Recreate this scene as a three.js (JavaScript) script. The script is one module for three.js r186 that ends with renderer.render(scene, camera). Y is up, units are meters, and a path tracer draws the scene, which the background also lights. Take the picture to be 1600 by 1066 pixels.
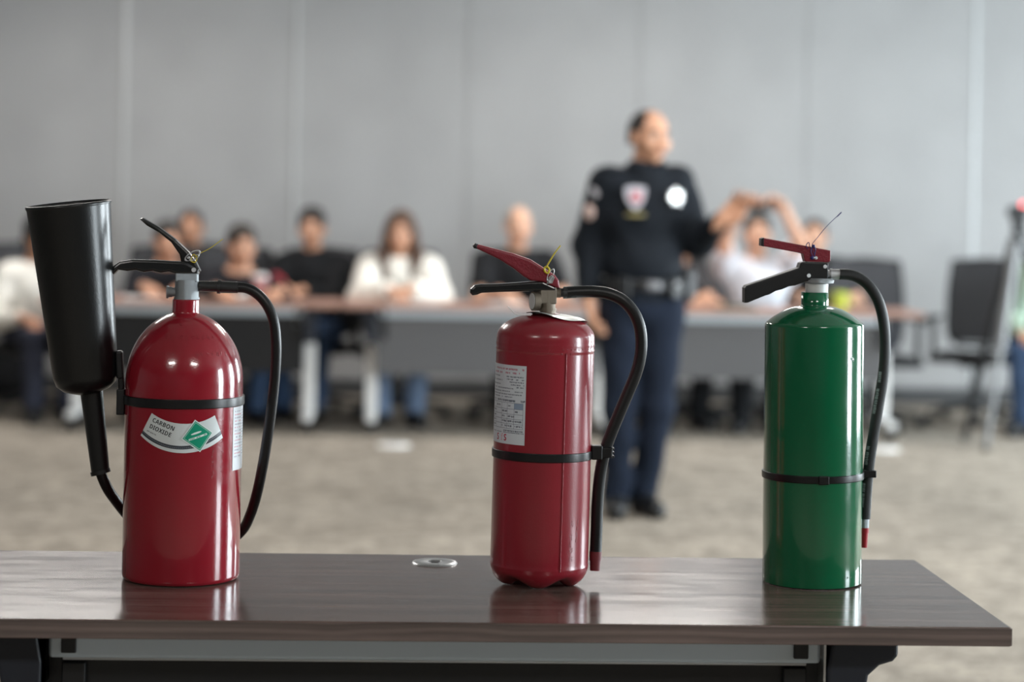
import * as THREE from 'three';
import { mergeGeometries } from 'three/addons/utils/BufferGeometryUtils.js';
import { RoundedBoxGeometry } from 'three/addons/geometries/RoundedBoxGeometry.js';
import { RectAreaLightUniformsLib } from 'three/addons/lights/RectAreaLightUniformsLib.js';

// ---------------------------------------------------------------- camera, sky, light, exposure
const V = (x = 0, y = 0, z = 0) => new THREE.Vector3(x, y, z), RAD = Math.PI / 180;
const FOCAL = 3400, HORIZON = 310, EYE = 1.35;             // focal length and horizon in pixels of the 1600 x 1066 frame, eye height in metres
const scene = new THREE.Scene();
const camera = new THREE.PerspectiveCamera(2 * Math.atan(533 / FOCAL) / RAD, 1600 / 1066, 0.05, 80);
camera.position.set(0, EYE, 0);
camera.rotation.set(0, -3 * RAD, 1.1 * RAD, 'YXZ');
camera.setViewOffset(1600, 1066, 0, 533 - HORIZON, 1600, 1066);   // level camera, lens shifted down
camera.focus = 3.4; camera.userData.fStop = 2.3;
camera.updateMatrixWorld(true);
scene.add(camera);
const renderer = new THREE.WebGLRenderer({ antialias: true });
renderer.toneMapping = THREE.LinearToneMapping;
renderer.toneMappingExposure = 1.6;
renderer.shadowMap.enabled = true;
RectAreaLightUniformsLib.init();
scene.background = new THREE.Color().setRGB(2.2, 2.4, 2.6);       // overcast sky outside the windows
const WINDOW_LIGHT = 15, PANEL_LIGHT = 17;
const ROOM = { x0: -11.5, x1: 6.4, z0: -14.7, z1: 8.5, h: 3.1 };
const WINDOWS = [[-11.5, 1.8], [-6.7, 2.3], [-2.4, 1.3]];         // z centre and width of the windows in the wall beside the tables
for (const [z, w] of WINDOWS) {                                   // daylight entering through each opening
  const l = new THREE.RectAreaLight(new THREE.Color().setRGB(0.85, 0.95, 1.0), WINDOW_LIGHT, w - 0.1, 2.2);
  l.position.set(ROOM.x1 + 0.02, 1.5, z); l.lookAt(0, 1.5, z); l.name = 'window_daylight'; l.castShadow = true; scene.add(l);
}

// ---------------------------------------------------------------- helpers
let seed = 11;
const rnd = (a = 0, b = 1) => { seed = (Math.imul(seed, 1664525) + 1013904223) >>> 0; return a + (b - a) * (seed / 4294967296); };
const taken = new Map();
function numbered(n) { const k = taken.get(n) ?? 0; taken.set(n, k + 1); return k ? n + '_' + String(k).padStart(3, '0') : n; }
function mesh(name, geo, mat, parent, pos, rot) {
  const m = new THREE.Mesh(geo, mat); m.name = name; m.castShadow = m.receiveShadow = true;
  if (pos) m.position.set(...pos);
  if (rot) m.rotation.set(...rot);
  (parent ?? scene).add(m); return m;
}
function tag(o, label, category, group, kind) {
  Object.assign(o.userData, { label, category }); if (group) o.userData.group = group; if (kind) o.userData.kind = kind; return o;
}
function thing(name, label, category, pos = [0, 0, 0], turn = 0, group) {
  const o = new THREE.Group(); o.name = numbered(name); scene.add(o); o.position.set(...pos); o.rotation.y = turn; return tag(o, label, category, group);
}
function struct(name, geo, mat, pos) { const m = mesh(name, geo, mat, scene, pos); m.userData.kind = 'structure'; return m; }
const moved = (g, x, y, z) => g.translate(x, y, z);
const boxG = (w, h, d, x = 0, y = 0, z = 0) => moved(new THREE.BoxGeometry(w, h, d), x, y, z);
const rbox = (w, h, d, r, x = 0, y = 0, z = 0, s = 3) => moved(new RoundedBoxGeometry(w, h, d, s, r), x, y, z);
const cyl = (r0, r1, h, x = 0, y = 0, z = 0, n = 32) => moved(new THREE.CylinderGeometry(r0, r1, h, n), x, y, z);
function merge(list) { return mergeGeometries(list.map((g) => { const c = g.index ? g.toNonIndexed() : g; for (const k of Object.keys(c.attributes)) if (!['position', 'normal', 'uv'].includes(k)) c.deleteAttribute(k); return c; })); }
function lathe(pts, n = 96) {                                      // turned profile [radius, height], uv in metres
  const g = new THREE.LatheGeometry(pts.map(([r, y]) => new THREE.Vector2(Math.max(r, 1e-5), y)), n), p = g.attributes.position, uv = g.attributes.uv, R = Math.max(...pts.map((q) => q[0]));
  for (let i = 0; i < uv.count; i++) uv.setXY(i, uv.getX(i) * 2 * Math.PI * R, p.getY(i));
  return g;
}
const tube = (pts, r, n = 96, m = 14) => new THREE.TubeGeometry(new THREE.CatmullRomCurve3(pts, false, 'centripetal'), n, r, m);
function bar(a, b, r0, r1 = r0, n = 20) {
  const d = V().subVectors(b, a), g = new THREE.CylinderGeometry(r1, r0, d.length(), n);
  g.applyQuaternion(new THREE.Quaternion().setFromUnitVectors(V(0, 1, 0), d.clone().normalize()));
  return g.translate(...V().addVectors(a, b).multiplyScalar(0.5).toArray());
}
function metreUV(g) {                                             // uv in metres on each face
  const p = g.attributes.position, n = g.attributes.normal, uv = new Float32Array(p.count * 2);
  for (let i = 0; i < p.count; i++) {
    const ax = Math.abs(n.getX(i)), ay = Math.abs(n.getY(i)), az = Math.abs(n.getZ(i)), x = p.getX(i), y = p.getY(i), z = p.getZ(i);
    const [u, v] = ay > ax && ay > az ? [x, z] : ax > az ? [z, y] : [x, y];
    uv[2 * i] = u; uv[2 * i + 1] = v;
  }
  return g.setAttribute('uv', new THREE.BufferAttribute(uv, 2));
}
function slab(pts, depth, bevel = 0.002, smooth = 0) {            // an outline in x and y given a thickness along z, edges rounded
  const s = new THREE.Shape(smooth ? new THREE.SplineCurve([...pts, pts[0]].map((p) => new THREE.Vector2(p.x, p.y))).getPoints(smooth) : pts.map((p) => new THREE.Vector2(p.x, p.y)));
  return new THREE.ExtrudeGeometry(s, { depth: depth - 2 * bevel, bevelEnabled: true, bevelThickness: bevel, bevelSize: bevel, bevelOffset: -bevel, bevelSegments: 3, curveSegments: 8 }).translate(0, 0, -depth / 2 + bevel);
}
// a pixel of the photograph as a direction; its distance comes from the plane that the thing stands on or in
function ray(px, py) { return V((px - 800) / FOCAL, -(py - HORIZON) / FOCAL, -1).applyQuaternion(camera.quaternion); }
function atY(px, py, y) { const d = ray(px, py); return d.multiplyScalar((y - EYE) / d.y).add(camera.position); }
function atZ(px, py, z) { const d = ray(px, py); return d.multiplyScalar(z / d.z).add(camera.position); }
const depthOf = (p) => p.clone().sub(camera.position).dot(V(0, 0, -1).applyQuaternion(camera.quaternion));

// ---------------------------------------------------------------- procedural textures
function noiseGrid(n, seed0) { let s = seed0 >>> 0; return Float32Array.from({ length: n * n }, () => { s = (Math.imul(s, 1664525) + 1013904223) >>> 0; return s / 4294967296; }); }
function tileNoise(cells, seed0) {                                // value noise that repeats after 1
  const g = noiseGrid(cells, seed0);
  return (u, v) => {
    const x = (((u % 1) + 1) % 1) * cells, y = (((v % 1) + 1) % 1) * cells, x0 = Math.floor(x) % cells, y0 = Math.floor(y) % cells, fx = x - Math.floor(x), fy = y - Math.floor(y);
    const sx = fx * fx * (3 - 2 * fx), sy = fy * fy * (3 - 2 * fy), x1 = (x0 + 1) % cells, y1 = (y0 + 1) % cells;
    return (g[y0 * cells + x0] * (1 - sx) + g[y0 * cells + x1] * sx) * (1 - sy) + (g[y1 * cells + x0] * (1 - sx) + g[y1 * cells + x1] * sx) * sy;
  };
}
function dataTex(w, h, f, { srgb = false, repeat = [1, 1] } = {}) {
  const d = new Uint8Array(w * h * 4);
  for (let y = 0, i = 0; y < h; y++) for (let x = 0; x < w; x++, i += 4) { const c = f(x / w, y / h); for (let k = 0; k < 3; k++) d[i + k] = Math.max(0, Math.min(255, Math.round(255 * (c.length ? c[k] : c)))); d[i + 3] = 255; }
  const t = new THREE.DataTexture(d, w, h); t.wrapS = t.wrapT = THREE.RepeatWrapping; t.magFilter = THREE.LinearFilter; t.repeat.set(...repeat);
  if (srgb) t.colorSpace = THREE.SRGBColorSpace;
  t.needsUpdate = true; return t;
}
function canvasTex(w, h, draw) {
  const c = document.createElement('canvas'); c.width = w; c.height = h; draw(c.getContext('2d'), w, h);
  const t = new THREE.CanvasTexture(c); t.colorSpace = THREE.SRGBColorSpace; t.magFilter = THREE.LinearFilter; return t;
}
function microText(c, x, y, w, h, color) {                        // print too small to read
  c.fillStyle = color; let p = x;
  while (p < x + w) { const l = Math.min(rnd(0.5, 2.4) * h, x + w - p); if (rnd() < 0.86) for (let q = p; q < p + l; q += h * 0.62) c.fillRect(q, y + rnd(0, h * 0.15), h * rnd(0.3, 0.5), h * rnd(0.75, 1)); p += l + h * 0.5; }
}
const mat = (o) => new THREE.MeshPhysicalMaterial(o);
const lin = (r, g, b) => new THREE.Color().setRGB(r, g, b);

const n8 = tileNoise(8, 3), n24 = tileNoise(24, 5), n60 = tileNoise(60, 7), n160 = tileNoise(160, 9), n400 = tileNoise(400, 13);
const carpetMap = dataTex(1024, 1024, (u, v) => {
  const a = 0.5 * n60(u, v) + 0.3 * n160(u, v) + 0.35 * n24(u, v) + 0.2 * n8(u, v) - 0.67, f = n400(u, v) - 0.5, k = 0.595 + 0.26 * a + 0.16 * f;
  return [k * 1.0, k * 0.95, k * 0.88];
}, { srgb: true, repeat: [0.4, 0.4] });
const carpetBump = dataTex(512, 512, (u, v) => 0.5 * n400(u, v) + 0.5 * n160(u, v), { repeat: [1.2, 1.2] });
const lines = noiseGrid(64, 77), line = (v, n, k) => { const r = (((v % 1) + 1) % 1) * n, r0 = Math.floor(r), t = r - r0; return lines[r0 % n + k] * (1 - t) + lines[(r0 + 1) % n + k] * t; };
const woodF = (u, v) => { const w = v + 0.010 * n8(u, v) + 0.004 * n24(u, v); return 0.36 * line(w, 70, 0) + 0.36 * line(w, 210, 500) + 0.28 * n8(u, v * 6); };
const woodMap = dataTex(1024, 1024, (u, v) => { const g = woodF(u, v), f = n400(u * 0.15, v) * 0.3, k = 0.345 + 0.24 * (g - 0.5) + 0.07 * (f - 0.15); return [k * 1.14, k * 0.93, k * 0.86]; }, { srgb: true, repeat: [0.8, 1.6] });
const woodRough = dataTex(512, 512, (u, v) => 0.14 + 0.07 * (woodF(u, v) - 0.5) + 0.06 * n24(u, v), { repeat: [0.8, 1.6] });
const peel = dataTex(512, 512, (u, v) => 0.6 * n160(u, v) + 0.4 * n60(u, v), { repeat: [4, 4] });
const grit = dataTex(512, 512, (u, v) => 0.6 * n400(u, v) + 0.4 * n160(u, v), { repeat: [4, 4] });
const smudge = dataTex(512, 512, (u, v) => 0.13 + 0.1 * n8(u, v) * n24(u, v) + 0.05 * n60(u, v), { repeat: [2, 2] });
const weave = dataTex(256, 256, (u, v) => 0.5 + 0.25 * Math.sin(u * 2 * Math.PI * 48) + 0.25 * Math.sin(v * 2 * Math.PI * 48), { repeat: [6, 6] });
const wallTint = dataTex(512, 512, (u, v) => { const k = 0.635 + 0.03 * (n8(u, v) - 0.5) + 0.02 * (n160(u, v) - 0.5); return [k, k * 1.003, k * 1.008]; }, { srgb: true, repeat: [0.5, 0.5] });

const M = {
  carpet: mat({ map: carpetMap, bumpMap: carpetBump, bumpScale: 0.006, roughness: 1, specularIntensity: 0.2 }),
  panel: mat({ map: wallTint, roughness: 0.62, bumpMap: grit, bumpScale: 0.0003 }),
  trim: mat({ color: lin(0.56, 0.58, 0.59), roughness: 0.4, metalness: 0.2 }),
  paint: mat({ color: lin(0.42, 0.42, 0.42), roughness: 0.85 }),
  ceiling: mat({ color: lin(0.36, 0.36, 0.35), roughness: 0.9 }),
  baseboard: mat({ color: lin(0.05, 0.052, 0.055), roughness: 0.6 }),
  frame: mat({ color: lin(0.12, 0.12, 0.125), roughness: 0.4, metalness: 0.6 }),
  glass: mat({ color: 0xffffff, transmission: 1, roughness: 0.02, thickness: 0, ior: 1.45 }),
  wood: mat({ map: woodMap, roughnessMap: woodRough, roughness: 1, specularIntensity: 0.85 }),
  woodEdge: mat({ map: woodMap, color: lin(0.95, 1.1, 1.16), roughness: 0.5 }),
  paleWood: mat({ map: woodMap, color: lin(3.0, 2.7, 2.5), roughness: 0.4 }),
  steel: mat({ color: lin(0.55, 0.56, 0.57), metalness: 0.95, roughness: 0.32, bumpMap: grit, bumpScale: 0.0002 }),
  zinc: mat({ color: lin(0.38, 0.41, 0.43), metalness: 0.85, roughness: 0.4, bumpMap: grit, bumpScale: 0.0003 }),
  brass: mat({ color: lin(0.22, 0.185, 0.145), metalness: 0.8, roughness: 0.45, bumpMap: grit, bumpScale: 0.0003 }),
  beam: mat({ color: lin(0.66, 0.76, 0.84), metalness: 0.1, roughness: 0.4 }),
  white: mat({ color: lin(0.88, 0.88, 0.87), roughness: 0.35 }),
  black: mat({ color: lin(0.008, 0.009, 0.011), roughness: 0.42 }),
  blackGloss: mat({ color: lin(0.005, 0.006, 0.007), roughness: 0.25, clearcoat: 0.5, clearcoatRoughness: 0.2, bumpMap: grit, bumpScale: 0.0002 }),
  rubber: mat({ color: lin(0.005, 0.0055, 0.0065), roughness: 0.33, bumpMap: grit, bumpScale: 0.00006 }),
  horn: mat({ color: lin(0.005, 0.006, 0.007), roughness: 0.3, bumpMap: peel, bumpScale: 0.0001 }),
  navyPlastic: mat({ color: lin(0.012, 0.016, 0.026), roughness: 0.45 }),
  greyPanel: mat({ color: lin(0.12, 0.12, 0.125), roughness: 0.7, bumpMap: grit, bumpScale: 0.0003 }),
  chair: mat({ color: lin(0.022, 0.023, 0.026), roughness: 0.8, bumpMap: weave, bumpScale: 0.001 }),
  chairMesh: mat({ color: lin(0.07, 0.072, 0.08), roughness: 0.9, bumpMap: weave, bumpScale: 0.0015 }),
  redPaint: mat({ color: lin(0.29, 0.01, 0.022), roughnessMap: smudge, roughness: 1, clearcoat: 0.8, clearcoatRoughness: 0.05, bumpMap: peel, bumpScale: 0.00008 }),
  redPaintWorn: mat({ color: lin(0.27, 0.013, 0.025), roughness: 0.3, clearcoat: 0.55, clearcoatRoughness: 0.14, bumpMap: peel, bumpScale: 0.00012 }),
  redLever: mat({ color: lin(0.23, 0.018, 0.033), roughness: 0.38, bumpMap: peel, bumpScale: 0.0005 }),
  greenPaint: mat({ color: lin(0.003, 0.125, 0.05), roughnessMap: smudge, roughness: 0.9, clearcoat: 0.85, clearcoatRoughness: 0.04, bumpMap: peel, bumpScale: 0.00004 }),
  redCap: mat({ color: lin(0.4, 0.02, 0.03), roughness: 0.4 }),
  oldRedCap: mat({ color: lin(0.16, 0.025, 0.03), roughness: 0.5 }),
  yellow: mat({ color: lin(0.62, 0.5, 0.03), roughness: 0.4 }),
  blueWire: mat({ color: lin(0.03, 0.03, 0.16), roughness: 0.4 }),
  tagPaper: mat({ color: lin(0.55, 0.58, 0.56), roughness: 0.35, metalness: 0.4, side: THREE.DoubleSide }),
  paper: mat({ color: lin(0.75, 0.76, 0.77), roughness: 0.8 }),
  whitePlastic: mat({ color: lin(0.72, 0.76, 0.76), roughness: 0.35 }),
};

// ---------------------------------------------------------------- the room
const W = ROOM.x1 - ROOM.x0, L = ROOM.z1 - ROOM.z0, CX = (ROOM.x0 + ROOM.x1) / 2, CZ = (ROOM.z0 + ROOM.z1) / 2;
struct('floor', metreUV(boxG(W + 0.6, 0.2, L + 0.6, CX, -0.1, CZ)), M.carpet);
struct('ceiling', boxG(W + 0.6, 0.2, L + 0.6, CX, ROOM.h + 0.1, CZ), M.ceiling);
struct('wall_left', boxG(0.2, ROOM.h, L, ROOM.x0 - 0.1, ROOM.h / 2, CZ), M.paint);
struct('wall_rear', boxG(W, ROOM.h, 0.2, CX, ROOM.h / 2, ROOM.z1 + 0.1), M.paint);
{ // the wall behind the audience: tall partition panels with joints between them
  const wall = struct('wall_back', boxG(W + 0.4, ROOM.h, 0.2, CX, ROOM.h / 2, ROOM.z0 - 0.13), M.panel);
  const joints = [195, 463, 732, 1000, 1262, 1524].map((px) => atZ(px, 160, ROOM.z0).x), step = (joints[5] - joints[0]) / 5, bright = [0, 1, 5];
  const xs = [];
  for (let x = joints[0] - step * 9; x < ROOM.x1 + step; x += step) { const near = joints.find((j) => Math.abs(j - x) < step * 0.3); xs.push(near ?? x); }
  for (let i = 0; i < xs.length - 1; i++) {
    const a = Math.max(xs[i], ROOM.x0), b = Math.min(xs[i + 1], ROOM.x1); if (b - a < 0.05) continue;
    mesh('wall_panel', metreUV(rbox(b - a - 0.003, ROOM.h - 0.12, 0.03, 0.002, (a + b) / 2, ROOM.h / 2 + 0.05, ROOM.z0 - 0.015, 1)), M.panel, wall);
    const k = joints.indexOf(xs[i]);
    if (k >= 0) mesh('joint_trim', boxG(bright.includes(k) ? 0.022 : 0.006, ROOM.h - 0.12, bright.includes(k) ? 0.012 : 0.004, xs[i], ROOM.h / 2 + 0.05, ROOM.z0 + 0.004), bright.includes(k) ? M.trim : M.panel, wall);
  }
  struct('baseboard_back', rbox(W, 0.1, 0.02, 0.004, CX, 0.05, ROOM.z0 + 0.01), M.baseboard);
}
{ // the wall with the windows
  const sill = 0.35, head = 2.65, g = [boxG(0.24, sill, L, 0, sill / 2, CZ), boxG(0.24, ROOM.h - head, L, 0, (ROOM.h + head) / 2, CZ)];
  let z = ROOM.z0;
  for (const [c, w] of [...WINDOWS, [ROOM.z1 + 1, 2]]) { const e = Math.min(c - w / 2, ROOM.z1); g.push(boxG(0.24, head - sill, e - z, 0, (head + sill) / 2, (e + z) / 2)); z = c + w / 2; }
  struct('wall_right', merge(g), M.paint, [ROOM.x1 + 0.12, 0, 0]);
  WINDOWS.forEach(([c, w], i) => {
    const h = head - sill, win = struct('window_' + (i + 1), merge([boxG(0.06, 0.05, w, 0, sill + 0.025, c), boxG(0.06, 0.05, w, 0, head - 0.025, c), boxG(0.06, h, 0.05, 0, (sill + head) / 2, c - w / 2 + 0.025), boxG(0.06, h, 0.05, 0, (sill + head) / 2, c + w / 2 - 0.025), boxG(0.06, h, 0.03, 0, (sill + head) / 2, c)]), M.frame, [ROOM.x1 + 0.15, 0, 0]);
    for (const s of [-1, 1]) mesh('pane', boxG(0.006, h - 0.1, w / 2 - 0.065, 0, (sill + head) / 2, c + s * (w / 4 - 0.005)), M.glass, win);
  });
}
{ // ceiling lights
  const glow = mat({ color: lin(0.8, 0.8, 0.8), roughness: 0.6, emissive: lin(1, 0.96, 0.92), emissiveIntensity: 3 });
  const rows = [[-12.4, 'over the audience tables'], [-7.6, 'over the open carpet'], [0.4, 'beside the extinguisher table']];
  for (const [z, where] of rows) for (const [x, side] of [[-1.9, 'on the dim side'], [1.5, 'on the window side']]) {
    const t = thing('ceiling_light', `flat white ceiling light panel ${where}, ${side}`, 'ceiling light', [x, ROOM.h, z], 0, 'ceiling light panels');
    mesh('frame', merge([boxG(1.06, 0.03, 0.03, 0, -0.015, 0.315), boxG(1.06, 0.03, 0.03, 0, -0.015, -0.315), boxG(0.03, 0.03, 0.66, 0.515, -0.015, 0), boxG(0.03, 0.03, 0.66, -0.515, -0.015, 0)]), M.white, t);
    mesh('light_diffuser', boxG(1.0, 0.012, 0.6, 0, -0.008, 0), glow, t);
    const l = new THREE.RectAreaLight(new THREE.Color().setRGB(1, 0.95, 0.9), PANEL_LIGHT, 1.0, 0.6); l.position.set(0, -0.02, 0); l.rotation.x = -Math.PI / 2; l.castShadow = true; t.add(l);
  }
}
// ---------------------------------------------------------------- folding training tables
const TH = 0.74;                                                  // height of the table tops
const cornerFR = atY(1580, 981, TH), cornerBR = atY(1430, 875, TH);
const TL = 1.66, TD = cornerFR.z - cornerBR.z, TX = cornerFR.x - TL / 2, TZ = (cornerFR.z + cornerBR.z) / 2;
function caster(parent, x, z) {
  const c = mesh('caster', merge([cyl(0.028, 0.028, 0.018, 0, 0, 0, 20).rotateZ(Math.PI / 2).translate(-0.013, 0.028, 0), cyl(0.028, 0.028, 0.018, 0, 0, 0, 20).rotateZ(Math.PI / 2).translate(0.013, 0.028, 0), rbox(0.02, 0.03, 0.045, 0.006, 0, 0.048, 0.006, 2), cyl(0.008, 0.008, 0.04, 0, 0.065, 0, 10)]), M.black, parent, [x, 0, z]);
  return c;
}
function trainingTable(label, group, pos, len, deep, panelMat, legMat, inset = 0.17) {
  const t = thing('training_table', label, 'table', pos, 0, group), th = 0.028;
  const top = mesh('tabletop', metreUV(rbox(len, th, deep, 0.002, 0, TH - th / 2, 0, 2)), legMat === M.white ? M.paleWood : M.wood, t);
  const e = 0.0016;
  mesh('edge_band', metreUV(merge([boxG(len, th - 0.003, e, 0, TH - th / 2, deep / 2 + e / 2), boxG(len, th - 0.003, e, 0, TH - th / 2, -deep / 2 - e / 2), boxG(e, th - 0.003, deep, len / 2 + e / 2, TH - th / 2, 0), boxG(e, th - 0.003, deep, -len / 2 - e / 2, TH - th / 2, 0)])), legMat === M.white ? M.paleWood : M.woodEdge, top);
  const span = len / 2 - inset;                                     // leg axis
  const beamZ = deep / 2 - 0.11, bl = span - 0.035;
  const beam = mesh('beam', rbox(2 * bl, 0.046, 0.045, 0.006, 0, TH - th - 0.023, beamZ), M.beam, t); beam.userData.label = 'pale blue grey steel beam under the table top';
  mesh('beam_lip', rbox(2 * bl - 0.04, 0.005, 0.012, 0.002, 0, TH - th - 0.0475, beamZ + 0.012, 2), M.steel, beam);
  for (const s of [-1, 1]) mesh('beam_plug', rbox(0.022, 0.028, 0.006, 0.002, s * (bl - 0.03), TH - th - 0.024, beamZ + 0.024), M.black, beam);
  if (panelMat) {
    const p = mesh('modesty_panel', rbox(2 * bl + 0.02, 0.33, 0.012, 0.003, 0, TH - th - 0.045 - 0.165, beamZ - 0.012, 2), panelMat, t);
    for (const s of [-1, 1]) {
      const h = mesh('hanger', rbox(0.035, 0.12, 0.012, 0.003, s * (bl - 0.035), TH - th - 0.115, beamZ + 0.002, 2), M.black, p);
      mesh('screw', cyl(0.005, 0.005, 0.005, 0, 0, 0, 14).rotateX(Math.PI / 2).translate(s * (bl - 0.035), TH - th - 0.1, beamZ + 0.01), M.steel, h);
    }
  }
  for (const s of [-1, 1]) {
    const leg = mesh('leg', merge([rbox(legMat === M.white ? 0.07 : 0.06, 0.43, 0.05, 0.012, s * span, 0.29, 0), rbox(0.06, 0.045, deep - 0.06, 0.015, s * span, 0.09, 0)]), legMat, t);
    const head = [[-0.026, 0.5], [-0.028, 0.655], [-0.02, 0.7], [0.07, 0.7], [0.077, 0.69], [0.077, 0.674], [0.07, 0.666], [0.05, 0.66], [0.034, 0.645], [0.03, 0.62], [0.03, 0.5]].map(([x, y]) => V(x * s, y, 0));
    const bracket = mesh('leg_bracket', slab(s < 0 ? head.reverse() : head, deep - 0.14, 0.005).translate(s * span, 0.008, 0), M.navyPlastic, t);
    mesh('bracket_rim', slab([V(-0.033, 0.63), V(-0.029, 0.63), V(-0.029, 0.705), V(-0.033, 0.705)].map((p) => V(p.x, p.y)), deep - 0.15, 0.001).scale(s, 1, 1).translate(s * span, 0, 0), M.steel, bracket);
    mesh('end_cap', rbox(0.02, 0.026, deep - 0.16, 0.004, s * (span + 0.07), 0.693, 0, 2), M.black, bracket);
    caster(leg, s * span, deep / 2 - 0.06); caster(leg, s * span, -deep / 2 + 0.06);
  }
  return t;
}
{
  const t = trainingTable('dark wood laminate table carrying the three fire extinguishers', undefined, [TX, 0, TZ], TL, TD, M.black, M.navyPlastic, 0.226);
  const g = atY(679, 880, TH), gl = [g.x - TX, g.z - TZ];          // round cable grommet let into the top
  const gr = mesh('cable_grommet', lathe([[0, 0.0005], [0.012, 0.0005], [0.012, 0.003], [0.029, 0.0035], [0.036, 0.0025], [0.038, 0]], 48), M.steel, t, [gl[0], TH, gl[1]]); gr.userData.label = 'round brushed metal cable cover let into the table top';
  mesh('slot', boxG(0.012, 0.001, 0.02, 0, 0.0036, 0.004), M.black, gr);
}
// the row of tables in front of the audience
const rowZ = -12.55, rowD = 0.58, rowTables = [[297, 'person with the red shoulder patch'], [765, 'woman in the white sweater'], [1219, 'person taking a photo with a phone']];
const rowT = rowTables.map(([px, who], i) => trainingTable(`long table on white legs in front of the ${who}`, 'audience tables', [atZ(px, 480, rowZ + rowD / 2).x, 0, rowZ], 1.66, rowD, i ? M.greyPanel : M.black, M.white));

// ---------------------------------------------------------------- fire extinguishers
function extinguisher(name, label, px, py, r) {                   // px, py: where the front of its base meets the table
  const p = atY(px, py, TH); p.add(V(p.x, 0, p.z).normalize().multiplyScalar(r));
  const t = thing(name, label, 'fire extinguisher', [p.x, TH + 0.0006, p.z]), scale = FOCAL / depthOf(p);
  return { t, p, scale, q: (x, y, dz = 0) => atZ(x, y, p.z).sub(V(p.x, TH, p.z)).setZ(dz), m: (n) => n / scale };
}
const band = (r, h, th, y) => lathe([[r + 0.0002, y - h / 2], [r + th, y - h / 2], [r + th + 0.0004, y - h / 2 + 0.001], [r + th + 0.0004, y + h / 2 - 0.001], [r + th, y + h / 2], [r + 0.0002, y + h / 2]], 120);
// a sheet bent round a cylinder: rows of [arc length, height] points, uv taken from the sheet's bounding box
function wrapped(r, rows, lift = 0.0005) {
  const pos = [], uv = [], idx = [], n = rows[0].length, flat = rows.flat(), lo = [0, 1].map((k) => Math.min(...flat.map((p) => p[k]))), hi = [0, 1].map((k) => Math.max(...flat.map((p) => p[k])));
  for (const l of [lift, 0.0001]) for (const row of rows) for (const [a, y] of row) { const f = a / r; pos.push((r + l) * Math.sin(f), y, (r + l) * Math.cos(f)); uv.push((a - lo[0]) / (hi[0] - lo[0]), (y - lo[1]) / (hi[1] - lo[1])); }
  const one = rows.length * n;
  for (let j = 0; j < rows.length - 1; j++) for (let i = 0; i < n - 1; i++) { const a = j * n + i, b = a + 1, c = a + n, d = c + 1; idx.push(a, b, d, a, d, c, one + a, one + d, one + b, one + a, one + c, one + d); }
  const g = new THREE.BufferGeometry().setAttribute('position', new THREE.Float32BufferAttribute(pos, 3)).setAttribute('uv', new THREE.Float32BufferAttribute(uv, 2)).setIndex(idx); g.computeVertexNormals(); return g;
}
const grid = (a0, a1, y0, y1, n = 24, m = 4) => Array.from({ length: m + 1 }, (_, j) => Array.from({ length: n + 1 }, (_, i) => [a0 + (a1 - a0) * i / n, y0 + (y1 - y0) * j / m]));
function stamps(at, rows, turn = 0) {                             // worn stamped characters, each a few raised strokes; at(angle, height) gives point and normal on the surface
  const g = [];
  for (const [f0, f1, y, h, w, r, up] of rows) for (let k = 0, n = Math.floor((up ? f1 : (f1 - f0) * r) / (w * 1.5)); k < n; k++) {
    if (rnd() < 0.14) continue;
    for (let s = 0; s < 3; s++) {
      const o = up ? [rnd(-0.4, 0.4) * h / r, k * w * 1.5 + rnd(-0.3, 0.3) * w] : [k * w * 1.5 / r + rnd(-0.3, 0.3) * w / r, rnd(-0.3, 0.3) * h];
      const { p, n: nor } = at(f0 + o[0], y + o[1]), vert = rnd() < 0.55, b = new THREE.BoxGeometry(vert ? w * 0.2 : w * 0.7, vert ? h * 0.8 : h * 0.16, 0.0009);
      g.push(b.applyQuaternion(new THREE.Quaternion().setFromUnitVectors(V(0, 0, 1), nor)).translate(p.x, p.y, p.z));
    }
  }
  return merge(g);
}
function onLathe(profile) {                                        // (angle, height) to a point on a lathed surface
  return (f, y) => {
    let i = 0; while (i < profile.length - 2 && profile[i + 1][1] < y) i++;
    const [r0, y0] = profile[i], [r1, y1] = profile[i + 1], t = (y - y0) / (y1 - y0 || 1), r = r0 + (r1 - r0) * t, n = V(Math.sin(f) * (y1 - y0), -(r1 - r0), Math.cos(f) * (y1 - y0)).normalize();
    return { p: V(Math.sin(f) * r, y, Math.cos(f) * r), n };
  };
}
function ringGeo(r, tubeR, sx = 1, sy = 1) { return new THREE.TorusGeometry(r, tubeR, 10, 40).scale(sx, sy, 1); }

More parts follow.
